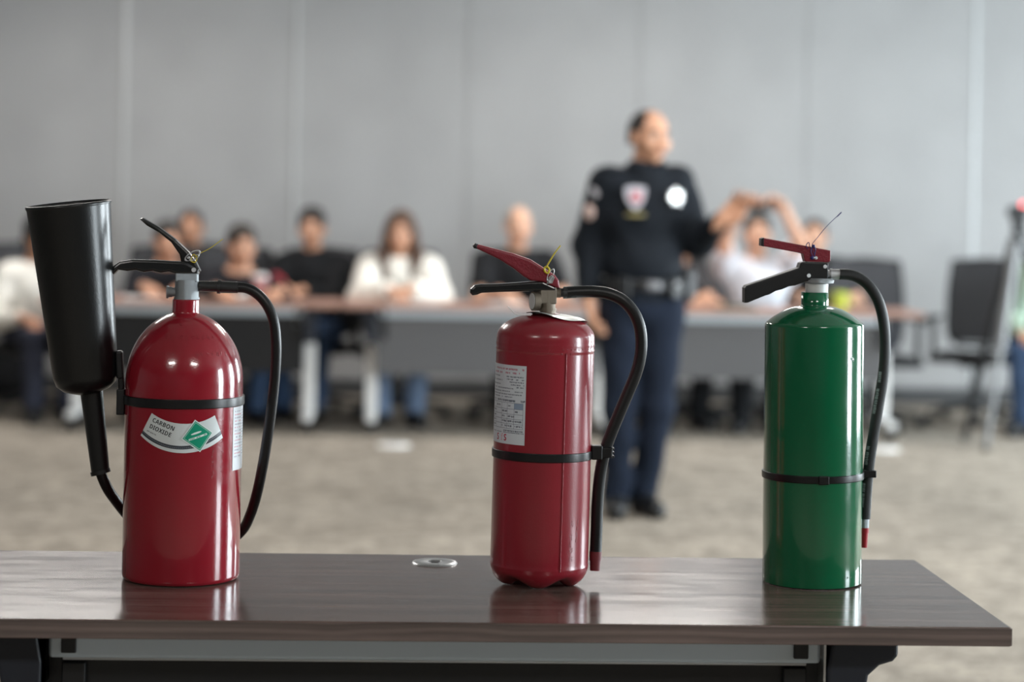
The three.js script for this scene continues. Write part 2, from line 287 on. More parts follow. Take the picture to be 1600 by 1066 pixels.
{ // ---- carbon dioxide extinguisher with the big discharge horn
  const { t, q, m } = extinguisher('fire_extinguisher', 'red carbon dioxide fire extinguisher with a large black discharge horn', 282, 919, 0.092), R = m(91);
  const Y = (py) => q(286, py).y, y0 = Y(597), y1 = Y(490), dome = [];
  for (let i = 0; i <= 24; i++) { const a = i / 24 * 76.5 * RAD; dome.push([R * Math.cos(a), y0 + (y1 - y0) * Math.sin(a) / Math.sin(76.5 * RAD)]); }
  const neckTop = Y(468), prof = [[0, 0.004], [R - 0.012, 0.004], [R - 0.008, 0], [R - 0.004, 0.0005], [R - 0.0012, 0.003], [R, 0.008], [R, 0.05], [R, 0.15], [R, 0.25], ...dome, [m(21), y1 + 0.002], [m(20.8), y1 + 0.006], [m(20.8), neckTop - 0.002], [m(20), neckTop], [0, neckTop]];
  mesh('cylinder', lathe(prof, 128), M.redPaint, t);
  const surf = onLathe(prof.slice(5, 32));
  mesh('stamped_lettering', stamps(surf, [[-0.35, 0.95, Y(523), m(7), m(6), R * 0.8], [-0.33, 1.15, Y(548), m(7), m(6), R * 0.92], [-0.05, 0.12, Y(505), m(5), m(5), R * 0.5], [0.62, 0.09, Y(735), m(5), m(5), R, 1], [0.8, 0.07, Y(728), m(3), m(5), R, 1]]), M.redPaint, t).userData.label = 'faint stamped characters in the red paint';
  // valve
  const vb = neckTop, valve = mesh('valve', merge([cyl(m(18.5), m(18.5), m(30), 0, vb + m(15), 0, 40), cyl(m(20), m(20), m(3), 0, vb + m(1.5), 0, 40), cyl(m(19.5), m(19.5), m(4), 0, vb + m(17), 0, 40), rbox(m(34), m(14), m(26), 0.002, 0, vb + m(34), 0)]).translate(q(292, 450).x, 0, 0), M.zinc, t);
  const kn = q(265, 457);
  mesh('relief_plug', merge([cyl(m(9), m(9), m(9), 0, 0, 0, 6), cyl(m(7), m(7), m(22), 0, -m(8), 0, 24), cyl(m(10), m(10), m(3), 0, m(3), 0, 24)]).rotateZ(Math.PI / 2).translate(kn.x, kn.y, 0), M.zinc, valve);
  // handles
  const P = (l, dz = 0) => l.map(([x, y]) => q(x, y, dz));
  const carry = mesh('carrying_handle', slab(P([[173, 425], [177, 417], [188, 409], [208, 406], [245, 407], [268, 408.5], [284, 409], [294, 411], [312, 421], [311, 429], [276, 429], [265, 425], [252, 427], [240, 424], [226, 426], [213, 422.5], [200, 424], [186, 422], [179, 429], [175, 430]]), 0.026, 0.004), M.blackGloss, t);
  mesh('squeeze_lever', slab(P([[219, 343], [224, 341], [249, 355], [276, 375], [296, 394], [307, 409], [314, 424], [306, 428], [292, 420], [284, 411], [281, 398], [268, 379], [249, 364], [230, 353]]), 0.022, 0.004), M.blackGloss, t);
  const pv = q(304, 422); mesh('rivet', cyl(m(3.5), m(3.5), 0.03, 0, 0, 0, 20).rotateX(Math.PI / 2).translate(pv.x, pv.y, 0), M.steel, carry);
  const pr = q(302, 400);
  mesh('safety_pin_ring', merge([ringGeo(m(11), m(1.5), 1.15, 0.5).rotateZ(0.55).translate(pr.x, pr.y, 0.014), ringGeo(m(7), m(1.3), 1.1, 0.45).rotateZ(0.55).translate(pr.x + m(3), pr.y - m(3), 0.016), bar(V(pr.x - m(6), pr.y - m(3), 0.02), V(pr.x - m(4), pr.y - m(2), -0.02), m(1.8))]), M.steel, t);
  mesh('seal_tie', merge([tube(P([[304, 403], [312, 397], [328, 389], [349, 374]], 0.014), 0.0007, 40, 6), tube([...P([[300, 404], [304, 398], [309, 402], [306, 410], [300, 408], [300, 404]], 0.016)], 0.0011, 30, 6)]), M.yellow, t).userData.label = 'thin yellow plastic seal tie';
  // hose: outlet on the valve, round the back of the cylinder, up to the horn
  const cp = q(311, 448), cpe = q(372, 450);
  mesh('hose_coupling', merge([bar(cp, q(341, 448.5), m(8.5), m(8.5)), bar(q(340, 448.5), q(345, 449), m(11), m(11)), bar(q(345, 449), cpe, m(9.5), m(9))]), M.blackGloss, t);
  const hoseR = m(8.3);
  mesh('hose', tube([q(366, 449.5, 0), q(385, 451, 0), q(402, 460, 0), q(417, 477, 0), q(427, 500, 0), q(431, 530, 0), q(431, 565, 0), q(427, 615, 0), q(420, 670, 0), q(411, 725, -0.005), q(400, 775, -0.02), q(388, 812, -0.045), q(372, 842, -0.078), q(335, 872, -0.105), q(285, 880, -0.112), q(235, 862, -0.105), q(200, 828, -0.075), q(180, 794, -0.04), q(166, 765, -0.012), q(157, 738, 0), q(154, 720, 0)], hoseR, 220, 16), M.rubber, t);
  // horn: a flared cup on a grip
  const a = q(109, 318), b = q(136, 612), ax = V().subVectors(a, b), len = ax.length();
  const aim = ax.clone().normalize().add(V(0, 0, 0.05)).normalize(), turn = new THREE.Quaternion().setFromUnitVectors(V(0, 1, 0), aim);
  const rt = m(64.5), rb = m(50), w = 0.0035, hp = [[m(15), -m(4)], [m(28), 0], [rb - m(14), m(3)], [rb - m(4), m(12)], [rb, m(26)], [rb + (rt - rb) * 0.5, len * 0.55], [rt, len - 0.006], [rt + 0.0015, len - 0.004], [rt + 0.0015, len], [rt - 0.002, len + 0.0005], [rt - w, len - 0.004], [rb - w + (rt - rb) * 0.5, len * 0.55], [rb - w, m(28)], [rb - m(14), m(8)], [0, m(5)]];
  const place = (g) => g.applyQuaternion(turn).translate(b.x, b.y, 0);
  const horn = mesh('discharge_horn', place(lathe(hp, 96)), M.horn, t); horn.userData.label = 'black plastic discharge horn open at the top';
  const gb = q(143, 612), ge = q(157, 739);
  mesh('grip', merge([bar(ge, gb, m(14), m(17.5), 36), bar(q(156, 735), q(157.5, 741), m(15.5), m(15.5), 36)]), M.horn, horn);
  mesh('hook_lug', merge([rbox(m(11), m(44), 0.02, m(4), 0, 0, 0), rbox(m(9), m(60), 0.012, m(3), m(1), -m(28), 0)]).rotateZ(0.06).translate(q(189, 570).x - m(1), q(189, 570).y, 0.006), M.horn, horn);
  // strap and horn bracket
  const st = mesh('strap', band(R, m(14), 0.0025, Y(624)), M.rubber, t);
  mesh('horn_clip', rbox(m(13), m(40), 0.03, 0.002, -R - m(5.5), Y(629), 0.002), M.black, st);
  // labels
  const label = [];
  const yb = Y(698), s0 = Y(698) - Y(699);
  for (let j = 0; j <= 5; j++) {
    const row = [], k = j / 5;
    for (let i = 0; i <= 30; i++) {
      const u = i / 30 * 2 - 1, o = [0.0055 + 0.069 * u, 23 * u * u * s0 + (u > 0 ? -0.002 * u : 0.001 * -u)], n = [0.008 + 0.0505 * u, (44.5 + 13.8 * u * u) * s0 + (u > 0 ? -0.002 * u : 0.001 * -u)];
      row.push([o[0] + (n[0] - o[0]) * k, yb + o[1] + (n[1] - o[1]) * k]);
    }
    label.push(row);
  }
  const X = 0.1385 / 1024;                                          // canvas pixels per metre of sheet
  const name = mesh('name_label', wrapped(R, label), mat({ roughness: 0.3, clearcoat: 0.6, clearcoatRoughness: 0.1, map: canvasTex(1024, 448, (c, w, h) => {
    c.fillStyle = '#dfe7e8'; c.fillRect(0, 0, w, h);
    c.save(); c.lineWidth = 40; c.strokeStyle = '#3c434c';
    c.beginPath(); for (let i = 0; i <= 60; i++) { const u = i / 30 - 1, x = 512 + 500 * u, y = h - 62 - 170 * u * u; i ? c.lineTo(x, y) : c.moveTo(x, y); } c.stroke();
    c.lineWidth = 5; c.strokeStyle = '#9aa2aa'; c.beginPath(); for (let i = 0; i <= 60; i++) { const u = i / 30 - 1, x = 512 + 480 * u, y = h - 58 - 170 * u * u; i ? c.lineTo(x, y) : c.moveTo(x, y); } c.setLineDash([16, 7]); c.stroke(); c.setLineDash([]);
    c.restore();
    c.save(); c.translate(160, 96); c.rotate(0.36); c.fillStyle = '#22262b'; c.font = 'bold 70px sans-serif'; c.fillText('CARBON', 0, 0); c.restore();
    c.save(); c.translate(122, 168); c.rotate(0.36); c.fillStyle = '#22262b'; c.font = 'bold 70px sans-serif'; c.fillText('DIOXIDE', 0, 0); c.restore();
    c.save(); c.translate(98, 196); c.rotate(0.36); microText(c, 0, 0, 120, 16, '#6a7076'); c.restore();
  }) }), t); name.userData.label = 'curved white label reading CARBON DIOXIDE';
  const dm = [], dc = [0.0305, Y(672)], dl = 0.0255;                // green diamond hazard label
  for (let j = 0; j <= 8; j++) { const row = []; for (let i = 0; i <= 8; i++) { const u = (i / 8 - 0.5) * 0.036, v = (j / 8 - 0.5) * 0.036, c = Math.cos(55 * RAD), s = Math.sin(55 * RAD); row.push([dc[0] + u * c - v * s, dc[1] + u * s + v * c]); } dm.push(row); }
  const dg = wrapped(R, dm, 0.0012); { const uv = dg.attributes.uv; for (let k = 0; k < 2; k++) for (let j = 0; j <= 8; j++) for (let i = 0; i <= 8; i++) uv.setXY(k * 81 + j * 9 + i, i / 8, j / 8); }
  mesh('hazard_diamond', dg, mat({ roughness: 0.3, clearcoat: 0.6, clearcoatRoughness: 0.1, map: canvasTex(512, 512, (c) => {
    c.fillStyle = '#e6eeee'; c.fillRect(0, 0, 512, 512); c.fillStyle = '#079a78'; c.fillRect(22, 22, 468, 468); c.strokeStyle = '#dff3ec'; c.lineWidth = 6; c.strokeRect(44, 44, 424, 424);
    c.save(); c.translate(256, 256); c.rotate(37 * RAD); c.fillStyle = '#eaf6f2'; c.beginPath(); c.ellipse(-10, -70, 120, 22, 0, 0, 7); c.fill(); c.fillRect(-210, 6, 420, 40); microText(c, -190, 14, 380, 24, '#128066'); c.restore();
  }) }), name).userData.label = 'green diamond with a white gas cylinder sign';
  mesh('instruction_label', wrapped(R, grid(R * 1.07, R * 1.75, Y(730), Y(632))), mat({ roughness: 0.4, map: canvasTex(512, 512, (c) => { c.fillStyle = '#dfe4ea'; c.fillRect(0, 0, 512, 512); for (let y = 30; y < 400; y += 26) microText(c, 40, y, 200, 12, y % 52 > 20 ? '#8a7f95' : '#c77a8c'); for (let y = 30; y < 400; y += 22) microText(c, 270, y, 210, 10, '#7d8794'); c.strokeStyle = '#9099a6'; c.strokeRect(30, 20, 230, 390); }) }), t).userData.label = 'white printed instruction label';
}
{ // ---- dry powder extinguisher with the welded seam
  const { t, q, m } = extinguisher('fire_extinguisher', 'red welded fire extinguisher with a white SfS label and hose strapped to its side', 841, 925, 0.078), R = m(76.5);
  const Y = (py) => q(846, py).y, bowl = Y(882), sh = Y(528), top = Y(494), prof = [];
  for (let i = 0; i <= 10; i++) { const a = i / 10 * Math.PI / 2; prof.push([R * (0.62 + 0.38 * Math.sin(a)) , bowl * (0.12 + 0.88 * (1 - Math.cos(a)))]); }
  prof.unshift([0, 0.02], [R * 0.35, 0.012]);
  prof.push([R + 0.0006, bowl + 0.002], [R - 0.0006, bowl + 0.005], [R, bowl + 0.01], [R, 0.15], [R, 0.25], [R, Y(551)], [R - 0.0004, Y(548)], [R + 0.0012, Y(545.5)], [R - 0.0004, Y(543)], [R + 0.0008, Y(538)], [R, Y(535)], [R + 0.0002, Y(531)]);
  for (let i = 0; i <= 14; i++) { const a = i / 14 * 70 * RAD; prof.push([R * Math.cos(a) ** 0.8, sh + (top - sh) * Math.sin(a) / Math.sin(70 * RAD)]); }
  prof.push([m(22), top + 0.001], [m(22), top + 0.004], [0, top + 0.004]);
  const g = lathe(prof, 144), p = g.attributes.position;
  for (let i = 0; i < p.count; i++) { const x = p.getX(i), y = p.getY(i), z = p.getZ(i), r = Math.hypot(x, z); if (y < bowl * 0.75 && r > 0.02) { const f = Math.atan2(x, z), k = Math.pow(0.5 + 0.5 * Math.cos(5 * f + 0.4), 0.7), fall = (1 - y / (bowl * 0.75)) * Math.min(1, (r - 0.02) / 0.025); p.setY(i, Math.max(0, y + fall * (0.011 * (1 - k) - 0.006 * k))); } }
  g.computeVertexNormals();
  const LEAN = -0.6 * RAD, lean = (h) => h.rotateZ(LEAN);
  mesh('cylinder', lean(g), M.redPaintWorn, t);
  const fs = 21 * RAD; const rg = [];
  for (let i = 0; i <= 60; i++) { const y = bowl + (Y(548) - bowl) * i / 60; rg.push(V(Math.sin(fs) * (R + 0.0002) + rnd(-0.0002, 0.0002), y, Math.cos(fs) * (R + 0.0002))); }
  mesh('weld_seam', lean(tube(rg, 0.0013, 240, 8)), M.redPaintWorn, t);
  const flat = onLathe([[R, 0], [R, 0.5]]);
  mesh('stamped_lettering', lean(stamps(flat, [[0.62, 0.075, Y(862), m(9), m(7), R, 1], [0.78, 0.045, Y(835), m(7), m(6), R, 1], [-0.1, 0.6, Y(547), m(4), m(5), R + 0.001], [0.3, 1.2, Y(541), m(4), m(5), R + 0.0008]])), M.redPaintWorn, t).userData.label = 'worn stamped characters in the red paint';
  // tag draped round the neck
  const tg = [], ti = [], TN = 64;
  for (let k = 0; k <= 6; k++) for (let i = 0; i <= TN; i++) {
    const f = i / TN * 2 * Math.PI, r = m(20) + (m(47) - m(20)) * k / 6 * (1 + 0.1 * Math.cos(f * 2 + 1)), cx = q(870, 500).x, x = cx * Math.min(1, k / 2) + r * Math.cos(f), z = r * Math.sin(f), rr = Math.hypot(x, z), s = Math.min(1, rr / R);
    const domeY = sh + (top - sh) * Math.sqrt(Math.max(0, 1 - s ** 2.5)) * 1.04;
    tg.push(x, domeY + 0.003 + 0.0032 * (1 + Math.sin(f * 3 + 0.9)) * k / 6, z);
  }
  for (let k = 0; k < 6; k++) for (let i = 0; i < TN; i++) { const a = k * (TN + 1) + i, b = a + 1, c = a + TN + 1, d = c + 1; ti.push(a, d, b, a, c, d); }
  const tag_ = new THREE.BufferGeometry().setAttribute('position', new THREE.Float32BufferAttribute(tg, 3)).setIndex(ti); tag_.computeVertexNormals();
  const plate = mesh('neck_tag', tag_, M.tagPaper, t); plate.userData.label = 'wavy silver service tag round the neck';
  mesh('tag_wire', tube([q(828, 492, 0.03), q(815, 491, 0.035), q(803, 489, 0.035), q(797, 483, 0.035), q(792, 478, 0.034)], 0.0007, 40, 6), M.white, plate);
  // valve
  const vx = q(856, 470).x;
  const valve = mesh('valve', merge([cyl(m(12), m(12), m(44), vx, Y(474), 0, 32), cyl(m(15), m(15), m(6), vx, Y(494), 0, 6), cyl(m(13.5), m(13.5), m(5), vx, Y(484), 0, 32), rbox(m(26), m(26), 0.024, 0.002, vx, Y(462), 0), bar(q(862, 458), q(876, 458), m(8), m(8), 24)]), M.brass, t);
  const gc = q(836, 471);
  const gauge = mesh('pressure_gauge', cyl(m(15), m(15), m(10), 0, 0, 0, 36).rotateZ(Math.PI / 2).rotateY(0.3).translate(gc.x, gc.y, 0.004), M.brass, valve);
  mesh('gauge_face', cyl(m(12.5), m(12.5), m(1), 0, 0, 0, 36).rotateZ(Math.PI / 2).rotateY(0.3).translate(gc.x - m(5), gc.y, 0.0058), M.whitePlastic, gauge);
  const P = (l, dz = 0) => l.map(([x, y]) => q(x, y, dz));
  mesh('carrying_handle', slab(P([[734, 458], [735, 451.5], [741, 446], [750, 444.5], [778, 444], [827, 440.5], [848, 440], [868, 449], [868, 455], [846, 455], [785, 456.5], [752, 458], [745, 461], [738, 462]]), 0.026, 0.0035), M.blackGloss, t);
  const lever = mesh('squeeze_lever', slab(P([[739, 384], [742, 381], [748, 382.5], [802, 396.5], [829, 406], [851, 420], [866, 429.5], [872, 438], [874, 450.5], [867, 450], [846, 440.5], [829, 439], [817, 432], [802, 420], [780, 406], [749, 391], [741, 388]]), 0.026, 0.004), M.redLever, t); lever.userData.label = 'dull red squeeze lever';
  mesh('lever_tip', slab(P([[738.5, 384], [742, 380.5], [747, 381.8], [745.5, 389.5], [740, 388.5]]), 0.0265, 0.003), M.black, lever);
  const wp = q(860, 437);
  mesh('worn_patch', slab(P([[853, 444], [856, 433], [861, 430], [866, 434], [862, 443]]), 0.0268, 0.0006), M.steel, lever);
  mesh('safety_pin_ring', merge([ringGeo(m(9), m(1.3), 0.42, 1.1).rotateZ(-0.45).translate(wp.x - m(1), wp.y + m(7), 0.016), bar(V(wp.x - m(2), wp.y - m(3), 0.022), V(wp.x - m(2), wp.y - m(3), -0.022), m(2))]), M.steel, t);
  mesh('seal_tie', merge([tube(P([[852, 419], [858, 408], [866, 395], [874.5, 384]], 0.016), 0.0011, 40, 8), tube(P([[849, 419], [853, 417], [857, 421], [855, 427], [850, 424], [849, 419]], 0.017), 0.0016, 30, 8), ...Array.from({ length: 9 }, (_, i) => rbox(0.003, 0.0012, 0.002, 0.0003, q(853 + i * 1.5, 416 - i * 2.4).x, q(853 + i * 1.5, 416 - i * 2.4).y, 0.016, 1))]), M.yellow, t).userData.label = 'yellow plastic seal tie standing up';
  // hose down the side
  mesh('hose_coupling', merge([bar(q(874, 458), q(880, 458), m(7), m(7)), bar(q(880, 458), q(886, 458), m(9.5), m(9.5)), bar(q(886, 458), q(899, 457.5), m(9), m(9))]), M.blackGloss, t);
  mesh('hose', tube([q(884, 458), q(905, 456.5), q(930, 456.5), q(952, 460), q(973, 470), q(989, 487), q(999, 510), q(1002, 535), q(1000, 560), q(993, 586), q(981, 615), q(967, 648), q(954, 680), q(945, 706), q(938, 740), q(934, 780), q(932, 830), q(930.5, 866)], m(9.4), 200, 18), M.rubber, t);
  mesh('hose_nozzle', merge([bar(q(930.5, 862), q(930, 876), m(9.8), m(9.4), 28), bar(q(930, 876), q(929.5, 892), m(8.4), m(7.8), 28)]), M.oldRedCap, t).userData.label = 'dull red nozzle on the hose end';
  // ratchet tie round body and hose
  const ty = Y(708), tie = mesh('strap', lean(band(R, m(13), 0.002, ty)), M.rubber, t);
  const bk = q(931, 706), hc = q(944, 707);
  mesh('strap_buckle', merge([rbox(m(17), m(22), 0.02, 0.002, bk.x, bk.y, 0.012), rbox(m(26), m(15), 0.006, 0.001, hc.x - m(2), hc.y, 0.013), rbox(m(26), m(15), 0.003, 0.001, hc.x - m(2), hc.y, -0.0115), rbox(m(3), m(17), 0.026, 0.001, hc.x + m(11), hc.y, 0.001), ...[0, 1, 2].map((i) => rbox(m(4), m(3), 0.022, 0.0005, hc.x + m(13), hc.y + m(6 - i * 6), 0.002))]), M.rubber, tie);
  // label
  const lb = mesh('instruction_label', lean(wrapped(R, grid(-R * 1.62, -R * 0.44, Y(690), Y(568.5)))), mat({ roughness: 0.45, map: canvasTex(512, 660, (c, w, h) => {
    c.fillStyle = '#d6dfe6'; c.fillRect(0, 0, w, h);
    microText(c, 60, 26, 430, 16, '#b05a72'); microText(c, 70, 58, 380, 16, '#b05a72');
    for (const [x, y, l] of [[300, 92, 190], [300, 114, 190], [340, 136, 150], [330, 158, 160], [400, 178, 90]]) microText(c, x, y, l, 12, '#4a5566');
    for (const [x, y, l] of [[40, 92, 160], [40, 126, 200], [40, 160, 170], [60, 190, 330], [60, 216, 420], [60, 240, 420], [60, 262, 320]]) microText(c, x, y, l, 11, '#5b6675');
    microText(c, 80, 288, 420, 18, '#3d4859');
    c.strokeStyle = '#66717f'; c.lineWidth = 3;
    for (const y of [316, 366, 410, 450, 490, 530]) { c.beginPath(); c.moveTo(50, y); c.lineTo(490, y); c.stroke(); }
    for (const x of [50, 140, 240, 320, 400, 490]) { c.beginPath(); c.moveTo(x, 316); c.lineTo(x, 530); c.stroke(); }
    for (const y of [332, 378, 420, 460, 500]) for (const x of [60, 150, 250, 330, 410]) if (rnd() < 0.8) microText(c, x, y, 66, 16, '#3d4859');
    c.fillStyle = '#8fa3bb'; c.fillRect(400, 318, 88, 46);
    microText(c, 250, 542, 240, 14, '#3d4859'); microText(c, 60, 560, 440, 9, '#5b6675');
    c.font = 'bold 76px sans-serif'; c.fillStyle = '#b3223f'; c.fillText('S', 168, 634); c.fillText('S', 282, 634); c.font = '74px serif'; c.fillStyle = '#d98a9a'; c.fillText('f', 240, 634);
  }) }), t); lb.userData.label = 'white printed label with a red SfS mark';
}
{ // ---- green extinguisher
  const { t, q, m } = extinguisher('fire_extinguisher', 'glossy green fire extinguisher with a red top lever', 1268, 922.5, 0.079), R = m(77); t.position.y += 0.0008;
  const Y = (py) => q(1272, py).y, sh = Y(503), top = Y(480), prof = [[0, 0.006], [R - 0.004, 0.006], [R - 0.003, 0], [R - 0.0008, 0], [R, 0.0012], [R, 0.022], [R - 0.0004, 0.0235], [R, 0.025], [R, 0.2], [R, sh - 0.008]];
  for (let i = 0; i <= 8; i++) { const a = i / 8 * 62 * RAD; prof.push([R - 0.008 * (1 - Math.cos(a)), sh - 0.008 + 0.008 * Math.sin(a)]); }
  const [r1, y1] = prof[prof.length - 1];
  for (let i = 1; i <= 10; i++) { const k = i / 10, r = r1 + (m(21.5) - r1) * k; prof.push([r, y1 + (top - y1) * Math.sin(k * Math.PI / 2) ** 0.95]); }
  prof.push([m(21.2), top + 0.003], [m(21.2), Y(458)], [0, Y(458)]);
  const body = mesh('cylinder', lathe(prof, 128).rotateZ(0.5 * RAD), M.greenPaint, t);
  mesh('stamped_lettering', stamps(onLathe([[R, 0], [R, 0.5]]), [[0.62, 0.011, Y(558), m(6), m(5), R, 1], [0.5, 0.95, Y(893), m(3), m(5), R]]), M.greenPaint, body).userData.label = 'faint stamped mark in the green paint';
  const vx = q(1276, 453).x;
  const valve = mesh('valve', merge([cyl(m(24), m(23), m(4.5), 0, Y(441), 0, 40), cyl(m(21), m(23), m(3), 0, Y(437.5), 0, 40), cyl(m(14), m(14), m(26), 0, Y(428), 0, 24)]).translate(vx + m(3), 0, 0), M.zinc, t);
  mesh('valve_nut', cyl(m(19), m(18.5), m(15), vx, Y(452), 0, 6), M.whitePlastic, valve).userData.label = 'pale plastic valve nut';
  const P = (l, dz = 0) => l.map(([x, y]) => q(x, y, dz));
  const carry = mesh('carrying_handle', slab(P([[1161.5, 474], [1161.5, 451], [1164, 447.5], [1246, 419.5], [1248.5, 412], [1252, 410.5], [1288, 411.5], [1291.5, 413], [1291, 438], [1258, 440.5], [1240, 447], [1230, 448.5], [1220, 453], [1210, 455.5], [1200, 461], [1193, 463], [1166, 474]]), 0.03, 0.002), M.black, t);
  for (const [x, y] of [[1286.5, 417.5], [1261, 431.5]]) mesh('rivet', cyl(m(3), m(3), 0.032, 0, 0, 0, 18).rotateX(Math.PI / 2).translate(q(x, y).x, q(x, y).y, 0), M.steel, carry);
  const lever = mesh('squeeze_lever', slab(P([[1189, 374.5], [1192, 373], [1200, 374.5], [1256, 385], [1295.5, 392.5], [1295.5, 409], [1292, 411], [1256, 410], [1253, 398], [1245, 396], [1192, 386], [1188, 384]]), 0.024, 0.0015), M.redLever, t); lever.userData.label = 'dull red flat squeeze lever';
  mesh('lever_tip', slab(P([[1188, 374], [1192, 372.5], [1192, 386.5], [1187.5, 385]]), 0.0245, 0.001), M.black, lever);
  const pn = q(1272, 404);
  mesh('safety_pin', merge([cyl(m(2.6), m(2.6), 0.034, 0, 0, 0, 16).rotateX(Math.PI / 2).translate(pn.x, pn.y, 0), bar(V(pn.x - m(8), pn.y, 0.016), V(pn.x, pn.y, 0.016), m(1.8))]), M.steel, t);
  mesh('seal_wire', merge([tube(P([[1271, 402], [1266, 385], [1275, 372], [1290, 354], [1312, 333]], 0.014), 0.0005, 60, 6), tube(P([[1268, 404], [1264, 393], [1268, 384], [1271, 390], [1269, 403]], 0.016), 0.0008, 40, 6), tube(P([[1259, 390], [1257, 384], [1261, 380], [1263, 387], [1268, 387]], 0.015), 0.0007, 40, 6), ...P([[1268, 386], [1266, 404]], 0.016).map((v) => new THREE.SphereGeometry(m(3), 12, 8).translate(v.x, v.y, v.z)), bar(...P([[1305, 340], [1312, 333]], 0.014), 0.0009)]), M.blueWire, t).userData.label = 'thin blue seal wire with a loose end';
  mesh('hose_coupling', merge([bar(q(1291, 430), q(1299, 430), m(6.5), m(6.5)), bar(q(1297, 430), q(1300, 430), m(9), m(9)), bar(q(1299, 430), q(1314, 430), m(8), m(8))]), M.steel, t);
  const hm = mat({ roughness: 0.38, map: canvasTex(2048, 64, (c, w, h) => { c.fillStyle = '#111315'; c.fillRect(0, 0, w, h); for (const [a, b] of [[930, 1010], [1060, 1250], [1500, 1640], [1680, 1960]]) for (const y of [5, 37]) { microText(c, a, y, b - a, 8, '#aeb6ba'); microText(c, a + 20, y + 12, b - a - 40, 5, '#7d878c'); } }), bumpMap: grit, bumpScale: 0.0002 });
  mesh('hose', tube([q(1311, 430), q(1328, 431), q(1344, 437), q(1359, 450), q(1371, 469), q(1379, 495), q(1382.5, 525), q(1382.5, 560), q(1379, 595), q(1373, 632), q(1367, 668), q(1361, 705), q(1356.5, 740), q(1353.5, 775), q(1351.5, 812)], m(8.6), 200, 18), hm, t).userData.label = 'black hose with white print';
  mesh('hose_ferrule', bar(q(1351.6, 810), q(1350.8, 828), m(6.5), m(6.5)), M.zinc, t);
  mesh('hose_nozzle', merge([bar(q(1351, 826), q(1350.7, 834), m(6.6), m(6.6)), bar(q(1350.7, 834), q(1350, 857), m(5.6), m(4.8))]), M.redCap, t).userData.label = 'bright red nozzle cap';
  const tie = mesh('strap', band(R, m(11), 0.002, Y(742)).rotateZ(0.5 * RAD), M.rubber, t), hx = q(1355.5, 741);
  mesh('strap_joint', rbox(m(16), m(13), 0.006, 0.0015, 0, Y(742), R + 0.003), M.rubber, tie);
  mesh('hose_loop', merge([rbox(m(22), m(11), 0.0025, 0.001, hx.x, hx.y, 0.0115), rbox(m(22), m(11), 0.0025, 0.001, hx.x, hx.y, -0.0115), rbox(m(2.5), m(11), 0.024, 0.001, hx.x + m(10.5), hx.y, 0)]), M.rubber, tie);
}
// ---------------------------------------------------------------- people: bones with radii, joined smoothly and meshed
const smin = (a, b, k) => { const h = Math.max(k - Math.abs(a - b), 0) / k; return Math.min(a, b) - h * h * k * 0.25; };
const C = (a, b, ra, rb = ra, clip) => ({ a, b, ra, rb, ba: V().subVectors(b, a), clip });           // tapered bone
const El = (c, r, q) => ({ c, r, q: q ? q.clone().invert() : null });                                  // ellipsoid
const tmp = V();
function dist(s, x, y, z, grow) {
  if (s.c) {
    tmp.set(x - s.c.x, y - s.c.y, z - s.c.z); if (s.q) tmp.applyQuaternion(s.q);
    const rx = s.r[0] + grow, ry = s.r[1] + grow, rz = s.r[2] + grow, k0 = Math.hypot(tmp.x / rx, tmp.y / ry, tmp.z / rz), k1 = Math.hypot(tmp.x / (rx * rx), tmp.y / (ry * ry), tmp.z / (rz * rz));
    return k1 < 1e-6 ? -Math.min(rx, ry, rz) : k0 * (k0 - 1) / k1;
  }
  const px = x - s.a.x, py = y - s.a.y, pz = z - s.a.z, t = Math.max(0, Math.min(1, (px * s.ba.x + py * s.ba.y + pz * s.ba.z) / (s.ba.lengthSq() || 1)));
  let d = Math.hypot(px - s.ba.x * t, py - s.ba.y * t, pz - s.ba.z * t) - (s.ra + (s.rb - s.ra) * t) - grow;
  if (s.clip) d = Math.max(d, ((x - s.b.x) * s.ba.x + (y - s.b.y) * s.ba.y + (z - s.b.z) * s.ba.z) / s.ba.length());
  return d;
}
